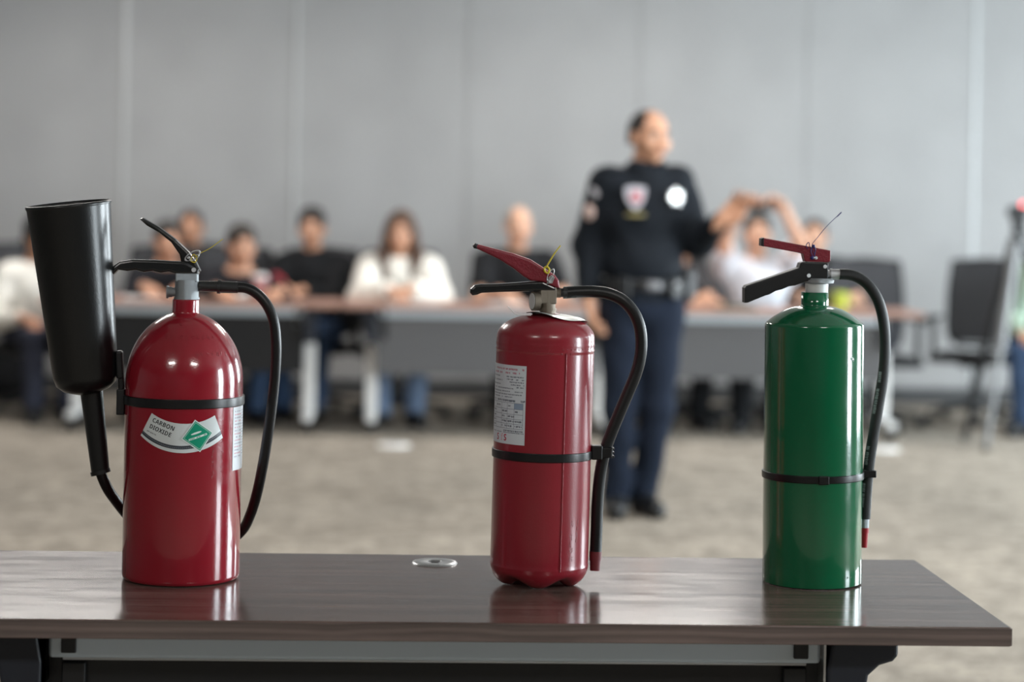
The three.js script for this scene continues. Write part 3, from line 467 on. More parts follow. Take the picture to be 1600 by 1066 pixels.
function net(shapes, cell, { k = 0.03, grow = 0, wrinkle = 0, strands = 0, clips = [], cuts = [], cutK = 0.004 } = {}) {
  const lo = V(1e9, 1e9, 1e9), hi = V(-1e9, -1e9, -1e9), ext = (s) => (s.c ? [[s.c, Math.max(...s.r)]] : [[s.a, s.ra], [s.b, s.rb]]);
  for (const s of shapes) for (const [p, r] of ext(s)) { lo.min(tmp.copy(p).subScalar(r + grow + 3 * cell + 0.01)); hi.max(tmp.copy(p).addScalar(r + grow + 3 * cell + 0.01)); }
  const n = [0, 1, 2].map((i) => Math.ceil((hi.getComponent(i) - lo.getComponent(i)) / cell) + 1), [nx, ny, nz] = n, f = new Float32Array(nx * ny * nz).fill(1);
  for (const s of shapes) {
    const e = ext(s), m = grow + k + 3 * cell, a = [0, 1, 2].map((i) => Math.max(0, Math.floor((Math.min(...e.map(([p, r]) => p.getComponent(i) - r)) - m - lo.getComponent(i)) / cell))), b = [0, 1, 2].map((i) => Math.min(n[i] - 1, Math.ceil((Math.max(...e.map(([p, r]) => p.getComponent(i) + r)) + m - lo.getComponent(i)) / cell)));
    for (let iz = a[2]; iz <= b[2]; iz++) for (let iy = a[1]; iy <= b[1]; iy++) for (let ix = a[0]; ix <= b[0]; ix++) { const i = (iz * ny + iy) * nx + ix; f[i] = smin(f[i], dist(s, lo.x + ix * cell, lo.y + iy * cell, lo.z + iz * cell, grow), k); }
  }
  if (wrinkle || strands || clips.length || cuts.length) for (let iz = 0, i = 0; iz < nz; iz++) for (let iy = 0; iy < ny; iy++) for (let ix = 0; ix < nx; ix++, i++) {
    if (f[i] > 0.1) continue;
    const x = lo.x + ix * cell, y = lo.y + iy * cell, z = lo.z + iz * cell;
    if (wrinkle) f[i] += wrinkle * (Math.sin(31 * y + 9 * x + 3 * Math.sin(13 * x + 7 * z)) * 0.6 + Math.sin(17 * x - 23 * y + 19 * z + 2 * Math.sin(11 * y)) * 0.6);
    if (strands) f[i] += strands * (Math.sin(210 * x + 70 * y + 3 * Math.sin(40 * z + 25 * y)) + 0.7 * Math.sin(170 * z - 120 * x + 2 * Math.sin(55 * y)));
    for (const [p, q, r, d, c, R] of clips) if (!c || Math.hypot(x - c.x, z - c.z) < R) f[i] = Math.max(f[i], p * x + q * y + r * z - d);
    for (const s of cuts) f[i] = -smin(-f[i], dist(s, x, y, z, 0), cutK);
  }
  const vert = new Int32Array(nx * ny * nz).fill(-1), pos = [], idx = [], off = [0, 1, nx, nx + 1, nx * ny, nx * ny + 1, nx * ny + nx, nx * ny + nx + 1];
  for (let iz = 0; iz < nz - 1; iz++) for (let iy = 0; iy < ny - 1; iy++) for (let ix = 0; ix < nx - 1; ix++) {
    const i = (iz * ny + iy) * nx + ix; let mask = 0; for (let c = 0; c < 8; c++) if (f[i + off[c]] < 0) mask |= 1 << c;
    if (!mask || mask === 255) continue;
    let sx = 0, sy = 0, sz = 0, m = 0;
    for (let c = 0; c < 8; c++) for (const bit of [1, 2, 4]) { if (c & bit) continue; const d = c | bit, a = f[i + off[c]], b = f[i + off[d]]; if ((a < 0) === (b < 0)) continue; const t = a / (a - b); sx += (c & 1) + (bit === 1 ? t : 0); sy += ((c >> 1) & 1) + (bit === 2 ? t : 0); sz += ((c >> 2) & 1) + (bit === 4 ? t : 0); m++; }
    vert[i] = pos.length / 3; pos.push(lo.x + (ix + sx / m) * cell, lo.y + (iy + sy / m) * cell, lo.z + (iz + sz / m) * cell);
  }
  const st = [1, nx, nx * ny];
  for (let iz = 1; iz < nz - 1; iz++) for (let iy = 1; iy < ny - 1; iy++) for (let ix = 1; ix < nx - 1; ix++) {
    const i = (iz * ny + iy) * nx + ix, in0 = f[i] < 0;
    for (let ax = 0; ax < 3; ax++) { if (in0 === f[i + st[ax]] < 0) continue; const u = st[(ax + 1) % 3], v = st[(ax + 2) % 3], a = vert[i - u - v], b = vert[i - v], c = vert[i], d = vert[i - u]; if (a < 0 || b < 0 || c < 0 || d < 0) continue; if (in0) idx.push(a, b, c, a, c, d); else idx.push(a, c, b, a, d, c); }
  }
  const g = new THREE.BufferGeometry().setAttribute('position', new THREE.Float32BufferAttribute(pos, 3)).setIndex(idx); g.computeVertexNormals();
  return g.setAttribute('uv', new THREE.Float32BufferAttribute(new Float32Array(pos.length / 3 * 2).map((_, i) => (i % 2 ? pos[(i >> 1) * 3 + 1] : pos[(i >> 1) * 3] + pos[(i >> 1) * 3 + 2])), 2));
}
const bind = (list) => mergeGeometries(list);
const cloth = (r, g, b, rough = 0.9) => mat({ color: lin(r, g, b), roughness: rough, specularIntensity: 0.4, bumpMap: weave, bumpScale: 0.0004 });
const skinOf = (r, g, b) => mat({ color: lin(r, g, b), roughness: 0.55, bumpMap: grit, bumpScale: 0.0002 });
const SKIN = [skinOf(0.6, 0.325, 0.21), skinOf(0.54, 0.28, 0.175), skinOf(0.66, 0.38, 0.26), skinOf(0.5, 0.25, 0.15)];
const HAIR = { black: mat({ color: lin(0.012, 0.009, 0.008), roughness: 0.5 }), brown: mat({ color: lin(0.07, 0.032, 0.016), roughness: 0.5 }), grey: mat({ color: lin(0.32, 0.29, 0.26), roughness: 0.6 }), dark: mat({ color: lin(0.022, 0.015, 0.011), roughness: 0.5 }) };
const LIP = mat({ color: lin(0.36, 0.12, 0.09), roughness: 0.5 }), EYE_M = mat({ color: lin(0.6, 0.58, 0.55), roughness: 0.2 }), IRIS = mat({ color: lin(0.02, 0.012, 0.008), roughness: 0.15 });

function headShapes() {                                            // head at its own origin, face towards +z, about 0.23 m tall
  const s = [El(V(0, 0.03, -0.012), [0.075, 0.088, 0.093]), El(V(0, -0.03, 0.022), [0.058, 0.075, 0.066]), El(V(0, -0.085, 0.05), [0.028, 0.022, 0.028]), C(V(0, 0.008, 0.083), V(0, -0.03, 0.105), 0.009, 0.013), C(V(-0.012, -0.032, 0.092), V(0.012, -0.032, 0.092), 0.009), C(V(-0.028, 0.022, 0.078), V(0.028, 0.022, 0.078), 0.012), C(V(-0.016, -0.058, 0.083), V(0.016, -0.058, 0.083), 0.009), C(V(0, -0.06, -0.02), V(0, -0.17, -0.05), 0.052, 0.055)];
  for (const k of [-1, 1]) s.push(El(V(k * 0.077, -0.005, -0.008), [0.01, 0.03, 0.019]), El(V(k * 0.04, -0.025, 0.06), [0.025, 0.025, 0.025]));
  return s;
}
const headCuts = [El(V(-0.03, 0.005, 0.094), [0.017, 0.011, 0.014]), El(V(0.03, 0.005, 0.094), [0.017, 0.011, 0.014])];
const headNet = net(headShapes(), 0.0045, { k: 0.018, cuts: headCuts, cutK: 0.012 });
const HAIR_CUTS = { short: [El(V(0, -0.05, 0.105), [0.082, 0.132, 0.085]), El(V(-0.07, -0.03, 0.045), [0.03, 0.06, 0.03]), El(V(0.07, -0.03, 0.045), [0.03, 0.06, 0.03])], receding: [El(V(0, -0.01, 0.12), [0.1, 0.15, 0.115]), El(V(0, 0.14, 0.07), [0.068, 0.06, 0.08])] };
const HAIR_NET = {
  short: net([El(V(0, 0.046, -0.014), [0.085, 0.095, 0.101]), El(V(0, -0.02, -0.055), [0.07, 0.075, 0.055])], 0.005, { k: 0.02, strands: 0.0022, clips: [[0, -1, 0, 0.065]], cuts: HAIR_CUTS.short, cutK: 0.008 }),
  full: net([El(V(0, 0.048, -0.014), [0.092, 0.1, 0.106]), El(V(0, -0.02, -0.055), [0.078, 0.085, 0.058])], 0.005, { k: 0.02, strands: 0.003, cuts: [El(V(0, -0.06, 0.1), [0.092, 0.125, 0.085])], cutK: 0.008 }),
  receding: net([El(V(0, 0.032, -0.02), [0.081, 0.089, 0.097]), El(V(0, -0.02, -0.055), [0.07, 0.075, 0.055])], 0.005, { k: 0.02, strands: 0.0014, clips: [[0, -1, 0, 0.03]], cuts: HAIR_CUTS.receding, cutK: 0.006 }),
  cropped: net([El(V(0, 0.031, -0.015), [0.078, 0.09, 0.0955]), El(V(0, -0.02, -0.055), [0.068, 0.07, 0.052])], 0.005, { k: 0.02, strands: 0.0011, clips: [[0, -1, 0, 0.05]], cuts: [El(V(0, -0.03, 0.1), [0.1, 0.12, 0.078])], cutK: 0.006 }),
  long: net([El(V(0, 0.04, -0.016), [0.088, 0.097, 0.104]), El(V(0, -0.06, -0.06), [0.088, 0.14, 0.055]), C(V(-0.075, 0.01, -0.01), V(-0.1, -0.13, 0.03), 0.03, 0.035), C(V(-0.1, -0.13, 0.03), V(-0.085, -0.26, 0.09), 0.035, 0.018), C(V(0.075, 0.01, -0.01), V(0.1, -0.13, 0.03), 0.03, 0.035), C(V(0.1, -0.13, 0.03), V(0.075, -0.25, 0.085), 0.035, 0.018)], 0.006, { k: 0.025, wrinkle: 0.003, strands: 0.002, cuts: [El(V(0, -0.045, 0.105), [0.066, 0.133, 0.09])], cutK: 0.008 }),
  tied: net([El(V(0, 0.036, -0.018), [0.083, 0.094, 0.1]), El(V(0, -0.02, -0.06), [0.072, 0.075, 0.055]), El(V(0, 0.0, -0.13), [0.035, 0.04, 0.035])], 0.005, { k: 0.02, strands: 0.0012, cuts: HAIR_CUTS.short, cutK: 0.008 }),
};
function hand(wrist, dir, palm, side, curl) {                      // dir along the fingers, palm the way the palm faces, side +1 when the thumb lies towards cross(dir, palm)
  const d = dir.clone().normalize(), n = palm.clone().addScaledVector(d, -palm.dot(d)).normalize(), s = V().crossVectors(d, n).multiplyScalar(side), P = (a, b, c) => wrist.clone().addScaledVector(d, a).addScaledVector(s, b).addScaledVector(n, c), out = [];
  const len = [[0.042, 0.026, 0.02], [0.046, 0.03, 0.022], [0.042, 0.028, 0.021], [0.033, 0.021, 0.018]];
  out.push(C(P(-0.03, 0, 0), P(0.02, 0, 0), 0.027, 0.026));
  len.forEach((l, i) => {
    const b = 0.03 - 0.02 * i, k = P(0.092 - 0.004 * Math.abs(i - 1), b * 1.05, -0.002);
    out.push(C(P(0.01, b * 0.7, 0), k, 0.0165, 0.0125));
    let p = k, a = 0.05 + 0.03 * i;
    for (let j = 0; j < 3; j++) { a += curl * [0.55, 0.9, 0.7][j]; const q = p.clone().addScaledVector(d, Math.cos(a) * l[j]).addScaledVector(n, Math.sin(a) * l[j]).addScaledVector(s, (1.5 - i) * 0.06 * l[j]); out.push(C(p, q, 0.0098 - 0.0009 * j, 0.0092 - 0.0011 * j)); p = q; }
  });
  const t0 = P(0.022, 0.026, 0.006), t1 = P(0.052, 0.052, 0.014 + 0.012 * curl), t2 = P(0.082, 0.06 - 0.012 * curl, 0.018 + 0.02 * curl), t3 = P(0.105, 0.06 - 0.022 * curl, 0.02 + 0.026 * curl);
  out.push(C(t0, t1, 0.016, 0.0125), C(t1, t2, 0.0115, 0.0105), C(t2, t3, 0.0105, 0.0085));
  return out;
}
function elbow(s, w, l1, l2, hint) {
  const d = V().subVectors(w, s), L0 = Math.min(d.length(), (l1 + l2) * 0.995), a = (l1 * l1 - l2 * l2 + L0 * L0) / (2 * L0), h = Math.sqrt(Math.max(0, l1 * l1 - a * a)); d.normalize();
  const n = hint.clone().addScaledVector(d, -hint.dot(d)).normalize();
  return s.clone().addScaledVector(d, a).addScaledVector(n, h);
}
// J: joints in the person's own frame (floor at y = 0, facing +z): pelvis, neck, head, headTurn [pitch, yaw, roll], sh, el, wr, hip, knee, ankle, toe as [his right (-x), his left (+x)]
function dress(root, J, o) {
  const up = V().subVectors(J.neck, J.pelvis).normalize(), across = V().subVectors(J.sh[1], J.sh[0]), front = V().crossVectors(across, up).normalize(); across.crossVectors(up, front).normalize();
  const q = new THREE.Quaternion().setFromRotationMatrix(new THREE.Matrix4().makeBasis(across, up, front)), H = J.neck.distanceTo(J.pelvis), b = o.build ?? 1, at = (k, f = 0) => J.pelvis.clone().addScaledVector(up, H * k).addScaledVector(front, f);
  const torso = [El(at(0.02), [0.158 * b, 0.12, 0.115 * b], q), El(at(0.32, 0.008), [0.148 * b, 0.16, 0.112 * b], q), El(at(0.66), [0.168 * b, 0.185, 0.118 * b], q), C(J.sh[0].clone().lerp(J.sh[1], 0.12), J.sh[0].clone().lerp(J.sh[1], 0.88), 0.062), C(at(0.92), J.neck, 0.075, 0.058)];
  const arm = (i, to = 1, clip) => { const e = J.el[i], w = J.wr[i]; return to <= 0.5 ? [C(J.sh[i], J.sh[i].clone().lerp(e, to * 2), 0.06 * b, 0.052 * b, clip)] : [C(J.sh[i], e, 0.06 * b, 0.046), C(e, e.clone().lerp(w, (to - 0.5) * 2), 0.045, 0.031, clip)]; };
  const legs = [0, 1].flatMap((i) => [C(J.hip[i], J.knee[i], 0.09 * b, 0.06), C(J.knee[i], J.ankle[i], 0.057, 0.04), El(J.knee[i].clone().lerp(J.ankle[i], 0.3).addScaledVector(V().subVectors(J.knee[i], J.ankle[i]).cross(across).normalize(), -0.012), [0.05, 0.1, 0.052])]);
  const feet = [0, 1].map((i) => [C(V(J.ankle[i].x, 0.045, J.ankle[i].z).addScaledVector(V().subVectors(J.toe[i], J.ankle[i]).setY(0).normalize(), -0.03), V(J.toe[i].x, 0.034, J.toe[i].z), 0.044, 0.034), C(J.ankle[i], V(J.ankle[i].x, 0.05, J.ankle[i].z), 0.043, 0.045)]);
  const skull = new THREE.Matrix4().compose(J.head, new THREE.Quaternion().setFromEuler(new THREE.Euler(J.headTurn[0], J.headTurn[1], J.headTurn[2] ?? 0, 'YXZ')), V(1, 1, 1)), cell = o.cell ?? 0.015;
  const handsG = [0, 1].map((i) => { const h = J.hand?.[i] ?? {}; return net(hand(J.wr[i], h.dir ?? V().subVectors(J.wr[i], J.el[i]), h.palm ?? V(0, -1, 0), h.side ?? (i ? -1 : 1), h.curl ?? 0.5), 0.004, { k: 0.007 }); });
  const body = mesh('body', bind([net([...torso, C(J.neck.clone().addScaledVector(up, -0.03), J.head.clone().addScaledVector(up, -0.05), 0.058, 0.053), ...arm(0), ...arm(1), ...legs, ...feet.flat()], cell, { k: 0.026, grow: -0.001 }), headNet.clone().applyMatrix4(skull), ...handsG]), o.skin, root);
  for (const k of [-1, 1]) { const e = mesh('eye', new THREE.SphereGeometry(0.0115, 14, 10).translate(k * 0.031, 0.004, 0.0765).applyMatrix4(skull), EYE_M, body); mesh('iris', new THREE.SphereGeometry(0.0075, 12, 8).translate(k * 0.031, 0.004, 0.0815).applyMatrix4(skull), IRIS, e); mesh('eyebrow', tube([V(k * 0.014, 0.022, 0.092), V(k * 0.03, 0.028, 0.088), V(k * 0.047, 0.023, 0.074)], 0.004, 12, 6).applyMatrix4(skull), o.hairMat, body); }
  mesh('mouth', tube([V(-0.024, -0.058, 0.085), V(-0.01, -0.0565, 0.0925), V(0.01, -0.0565, 0.0925), V(0.024, -0.058, 0.085)], 0.0048, 16, 8).applyMatrix4(skull), LIP, body);
  if (o.hair) mesh('hair', HAIR_NET[o.hair].clone().applyMatrix4(skull), o.hairMat, root);
  const sleeve = o.sleeve ?? 1, collar = [up.x, up.y, up.z, up.dot(J.neck) + (o.collar ?? 0.012), J.neck, 0.13], hem = [-up.x, -up.y, -up.z, -up.dot(J.pelvis) + (o.hem ?? 0.06)];
  const top = mesh(o.topName ?? 'shirt', net([...torso, ...arm(0, sleeve, true), ...arm(1, sleeve, true)], cell * 0.85, { k: 0.045, grow: o.loose ?? 0.016, wrinkle: 0.004, clips: [collar, hem] }), o.top, root);
  mesh('trousers', net([torso[0], El(at(0.14), [0.15 * b, 0.1, 0.112 * b], q), ...legs, ...[0, 1].map((i) => C(J.knee[i].clone().lerp(J.ankle[i], 0.5), V(J.ankle[i].x, 0.07, J.ankle[i].z), 0.046, 0.046))], cell * 0.9, { k: 0.03, grow: o.legGrow ?? 0.012, wrinkle: 0.004, clips: [[up.x, up.y, up.z, up.dot(J.pelvis) + (o.waist ?? 0.1)], [0, -1, 0, -0.05]] }), o.pants, root);
  for (const i of [0, 1]) mesh('shoe', net(feet[i], 0.009, { k: 0.03, grow: 0.008, clips: [[0, -1, 0, 0], [0, 1, 0, o.shoeTop ?? 0.11]] }), o.shoes ?? M.black, root);
  return { body, top, up, front, across, at, q };
}
// ---------------------------------------------------------------- swivel chairs
let chairProto = null;
function chair(label, x, z, turn, group = 'swivel chairs of the audience') {
  let t;
  if (chairProto) { t = chairProto.clone(); t.name = numbered('swivel_chair'); scene.add(t); t.position.set(x, 0, z); t.rotation.y = turn; t.userData = {}; return tag(t, label, 'chair', group); }
  t = chairProto = thing('swivel_chair', label, 'chair', [x, 0, z], turn, group);
  const seat = rbox(0.48, 0.06, 0.46, 0.028, 0, 0.41, 0.02, 4); mesh('seat', seat, M.chair, t);
  const bg = rbox(0.45, 0.52, 0.03, 0.014, 0, 0, 0, 4), p = bg.attributes.position; for (let i = 0; i < p.count; i++) p.setZ(i, p.getZ(i) + 0.9 * p.getX(i) ** 2 - 0.25 * p.getY(i) ** 2); bg.computeVertexNormals();
  const back = mesh('backrest', bg.rotateX(-0.14).translate(0, 0.745, -0.27), M.chairMesh, t);
  mesh('back_frame', merge([tube([V(-0.22, 1.0, -0.27), V(-0.235, 0.75, -0.235), V(-0.2, 0.5, -0.205), V(0, 0.47, -0.225), V(0.2, 0.5, -0.205), V(0.235, 0.75, -0.235), V(0.22, 1.0, -0.27)], 0.012, 60, 10), tube([V(-0.22, 1.0, -0.27), V(0, 1.015, -0.315), V(0.22, 1.0, -0.27)], 0.012, 30, 10), tube([V(0, 0.47, -0.225), V(0, 0.39, -0.2), V(0, 0.37, -0.02)], 0.02, 30, 10)]), M.black, back);
  for (const s of [-1, 1]) { const a = mesh('armrest', rbox(0.07, 0.025, 0.24, 0.011, s * 0.27, 0.65, 0.0), M.black, t); mesh('arm_post', merge([rbox(0.03, 0.25, 0.045, 0.01, s * 0.27, 0.52, -0.01), rbox(0.12, 0.02, 0.05, 0.008, s * 0.215, 0.385, -0.01)]), M.black, a); }
  mesh('gas_lift', merge([cyl(0.014, 0.014, 0.2, 0, 0.29, 0, 20), cyl(0.025, 0.025, 0.16, 0, 0.19, 0, 20), rbox(0.16, 0.035, 0.2, 0.01, 0, 0.368, 0)]), M.black, t);
  const base = mesh('star_base', cyl(0.04, 0.05, 0.07, 0, 0.11, 0, 24), M.black, t);
  for (let k = 0; k < 5; k++) { const f = k * 72 * RAD + 0.3, d = V(Math.sin(f), 0, Math.cos(f)); mesh('foot', bar(V(0, 0.115, 0), d.clone().multiplyScalar(0.29).setY(0.078), 0.022, 0.013, 12), M.black, base); mesh('caster', merge([cyl(0.027, 0.027, 0.045, 0, 0, 0, 18).rotateZ(Math.PI / 2).translate(0, 0.027, 0), cyl(0.008, 0.008, 0.03, 0, 0.06, 0, 10)]).rotateY(f + 0.7).translate(d.x * 0.29, 0, d.z * 0.29), M.black, base); }
  return t;
}
// ---------------------------------------------------------------- seated people
// px, py: middle of the head in the photograph; z: distance plane of the head
function seated(label, px, py, z, o) {
  const hp = atZ(px, py, z), face = (o.face ?? 0) * RAD, lean = o.lean ?? 0.2, rise = hp.y, neckY = rise - 0.15, pelvisY = 0.5, H = neckY - pelvisY + 0.0;
  const off = V(0, 0, Math.tan(lean) * H + 0.05).applyAxisAngle(V(0, 1, 0), face), root = thing('person', label, 'person', [hp.x - off.x, 0, hp.z - off.z], face);
  const toLocal = (p) => p.clone().sub(root.position).applyAxisAngle(V(0, 1, 0), -face);
  const neck = V(0, neckY, Math.tan(lean) * H), J = { pelvis: V(0, pelvisY, 0), neck, head: neck.clone().add(V(0, 0.15, 0.05)), headTurn: [(o.nod ?? 0.1), (o.look ?? 0) * RAD, (o.tilt ?? 0) * RAD] };
  const sw = 0.175 * (o.build ?? 1), shY = neckY - 0.075, shZ = neck.z - 0.02;
  J.sh = [V(-sw, shY, shZ), V(sw, shY, shZ)];
  J.wr = (o.wrists ?? [[-0.12, 0.795, 0.5], [0.12, 0.795, 0.5]]).map((w) => (w.isVector3 ? toLocal(w) : V(...w)));
  J.el = [0, 1].map((i) => elbow(J.sh[i], J.wr[i], 0.29, 0.26, V(...(o.elbows?.[i] ?? [i ? 0.6 : -0.6, -1, -0.3]))));
  const reach = [0, 1].map((i) => { const d = V().subVectors(J.wr[i], J.el[i]); if (d.length() > 0.27) J.wr[i].copy(J.el[i]).addScaledVector(d.normalize(), 0.265); });
  J.hand = o.hands ?? [{ dir: V(0.5, -0.1, 1), curl: 0.45 }, { dir: V(-0.5, -0.1, 1), curl: 0.45 }];
  const sp = o.spread ?? 0.1; J.hip = [V(-0.09, pelvisY, 0.02), V(0.09, pelvisY, 0.02)];
  J.knee = [V(-sp - 0.02, 0.5, 0.43), V(sp + 0.02, 0.5, 0.42)]; J.ankle = [V(-sp, 0.1, 0.4 + (o.step ?? 0)), V(sp, 0.1, 0.38 - (o.step ?? 0))]; J.toe = [V(-sp - 0.04, 0.03, 0.55 + (o.step ?? 0)), V(sp + 0.04, 0.03, 0.53 - (o.step ?? 0))];
  const d = dress(root, J, { cell: 0.017, ...o });
  if (o.chair !== false) chair(o.chair, root.position.x - Math.sin(face) * 0.05, root.position.z - Math.cos(face) * 0.05, face);
  return { root, J, ...d };
}
const DARK = cloth(0.018, 0.018, 0.022), BLACK = cloth(0.012, 0.013, 0.015), WHITE = cloth(0.86, 0.84, 0.78), LIGHT = cloth(0.66, 0.68, 0.74), CHAR = cloth(0.06, 0.06, 0.065), JEANS = cloth(0.05, 0.085, 0.16), NAVY = cloth(0.011, 0.017, 0.032), PALEJEANS = cloth(0.16, 0.22, 0.33), MAROON = cloth(0.05, 0.02, 0.025), SLATE = cloth(0.045, 0.05, 0.075);
const onTable = (px, py, z = -12.62, y = TH + 0.035) => atY(px, py, y);
seated('person in a loose white top seated at the table end beside the discharge horn', 62, 372, -13.05, { face: 25, lean: 0.12, look: 10, skin: SKIN[1], hair: 'full', hairMat: HAIR.black, top: WHITE, pants: SLATE, topName: 'sweater', wrists: [[-0.16, 0.6, 0.3], [0.16, 0.6, 0.3]], chair: 'black swivel chair under the person in the loose white top' });
seated('person in black looking down, beside the crewcut man at the audience table', 262, 377, -13.0, { face: 5, lean: 0.3, look: 12, nod: 0.2, skin: SKIN[0], hair: 'tied', hairMat: HAIR.black, top: DARK, pants: BLACK, topName: 'jacket', chair: 'black swivel chair under the person in black looking down' });
seated('crewcut man sitting furthest back, behind the person in black', 298, 357, -13.75, { face: -5, lean: 0.05, look: 5, skin: SKIN[3], hair: 'cropped', hairMat: HAIR.black, top: DARK, pants: BLACK, wrists: [[-0.12, 0.62, 0.35], [0.12, 0.62, 0.35]], chair: 'black swivel chair under the crewcut man' });
const patchy = seated('person in a black and maroon jacket leaning on the table over a paper cup', 377, 385, -12.93, { face: 8, lean: 0.42, look: 12, nod: 0.16, skin: SKIN[0], hair: 'short', hairMat: HAIR.dark, top: DARK, pants: JEANS, topName: 'jacket', wrists: [[-0.16, 0.795, 0.62], [0.2, 0.795, 0.66]], chair: 'black swivel chair under the person in the black and maroon jacket' });
seated('person in a black roll-neck sweater sitting upright with short dark hair', 487, 358, -13.3, { face: -8, lean: 0.08, look: 5, skin: SKIN[0], hair: 'short', hairMat: HAIR.black, top: BLACK, pants: JEANS, topName: 'sweater', collar: 0.035, wrists: [[-0.1, 0.795, 0.42], [0.02, 0.78, 0.45]], build: 1.05, chair: 'black swivel chair under the person in the black roll-neck' });
seated('woman with long brown hair in a fluffy white sweater leaning on the table', 626, 364, -13.05, { face: 0, lean: 0.22, look: -4, nod: 0.12, skin: SKIN[0], hair: 'long', hairMat: HAIR.brown, top: WHITE, pants: PALEJEANS, topName: 'sweater', loose: 0.03, collar: 0.02, wrists: [[-0.05, 0.8, 0.52], [0.06, 0.81, 0.5]], elbows: [[-1, -0.8, 0], [1, -0.8, 0]], chair: 'black swivel chair under the woman in the white sweater' });
seated('man with thin grey hair in a black t-shirt at the middle table', 810, 354, -13.15, { face: 4, lean: 0.14, look: 4, skin: SKIN[2], hair: 'receding', hairMat: HAIR.grey, top: BLACK, pants: BLACK, sleeve: 0.4, wrists: [[-0.14, 0.795, 0.48], [0.2, 0.795, 0.5]], build: 1.1, chair: 'black swivel chair under the grey-haired man' });
seated('person in a charcoal t-shirt half hidden by the standing man', 1062, 376, -13.15, { face: 0, lean: 0.12, look: -10, skin: SKIN[0], hair: 'short', hairMat: HAIR.black, top: CHAR, pants: BLACK, sleeve: 0.42, wrists: [[-0.14, 0.795, 0.46], [0.12, 0.795, 0.48]], chair: 'black swivel chair under the person in the charcoal t-shirt' });
const phoneAt = atZ(1187, 320, -12.72);
const shooter = seated('person in a pale t-shirt holding up a phone with both hands', 1183, 366, -13.05, { face: -4, lean: 0.12, nod: -0.12, skin: SKIN[2], hair: 'short', hairMat: HAIR.dark, top: LIGHT, pants: BLACK, sleeve: 0.36, build: 1.1, wrists: [phoneAt.clone().add(V(-0.13, -0.02, -0.03)), phoneAt.clone().add(V(0.15, -0.02, -0.05))], elbows: [[-1, -0.5, 0.4], [1, -0.25, 0.3]], hands: [{ dir: V(0.75, 0.45, 0.5), palm: V(0.3, -0.6, 1), side: -1, curl: 0.35 }, { dir: V(-0.75, 0.45, 0.5), palm: V(-0.3, -0.6, 1), side: 1, curl: 0.35 }], chair: 'black swivel chair under the person taking a photo' });
{ const t = thing('phone', 'dark phone held up in two raised hands', 'phone', [phoneAt.x, phoneAt.y, phoneAt.z + 0.02]); mesh('case', rbox(0.15, 0.075, 0.009, 0.004), M.black, t); mesh('screen', boxG(0.14, 0.066, 0.001, 0, 0, -0.005), M.blackGloss, t); mesh('lens', cyl(0.008, 0.008, 0.003, 0, 0, 0, 16).rotateX(Math.PI / 2).translate(-0.055, 0.02, 0.006), M.blackGloss, t); }
seated('person in a dark top sitting beside the one with the phone', 1273, 372, -13.5, { face: -8, lean: 0.12, look: -6, skin: SKIN[2], hair: 'cropped', hairMat: HAIR.dark, top: BLACK, pants: BLACK, sleeve: 0.42, wrists: [[-0.12, 0.795, 0.44], [0.24, 0.795, 0.44]], chair: 'black swivel chair under the person beside the phone holder' });
seated('person in a pale green top and blue jeans seated beyond the tripod', 1645, 372, -12.95, { face: -26, lean: 0.05, look: -10, skin: SKIN[1], hair: 'short', hairMat: HAIR.black, top: cloth(0.4, 0.52, 0.42), pants: JEANS, wrists: [[-0.12, 0.6, 0.35], [0.12, 0.6, 0.35]], chair: 'black swivel chair under the person in blue jeans beyond the tripod' });
// empty chairs
{ const c1 = atZ(1352, 450, -13.35), c2 = atZ(1512, 470, -13.65); chair('empty black swivel chair pushed in at the end of the last audience table', c1.x, c1.z + 0.3, 0.05); chair('empty black swivel chair standing between the tables and the tripod', c2.x, c2.z + 0.2, -0.5); }
{ // coloured patches on the jacket
  const { J, front, up, across } = patchy, put = (name, sh, c, r, q) => mesh(name, new THREE.SphereGeometry(1, 20, 14).scale(...r).applyQuaternion(q).translate(sh.x, sh.y, sh.z), c, patchy.top);
  put('shoulder_patch', J.sh[1].clone().addScaledVector(across, 0.01).addScaledVector(up, 0.01).addScaledVector(front, 0.02), cloth(0.32, 0.03, 0.04), [0.088, 0.07, 0.085], patchy.q);
  put('collar_patch', J.sh[0].clone().addScaledVector(across, 0.02).addScaledVector(up, 0.005).addScaledVector(front, 0.02), cloth(0.03, 0.16, 0.14), [0.08, 0.065, 0.08], patchy.q);
}
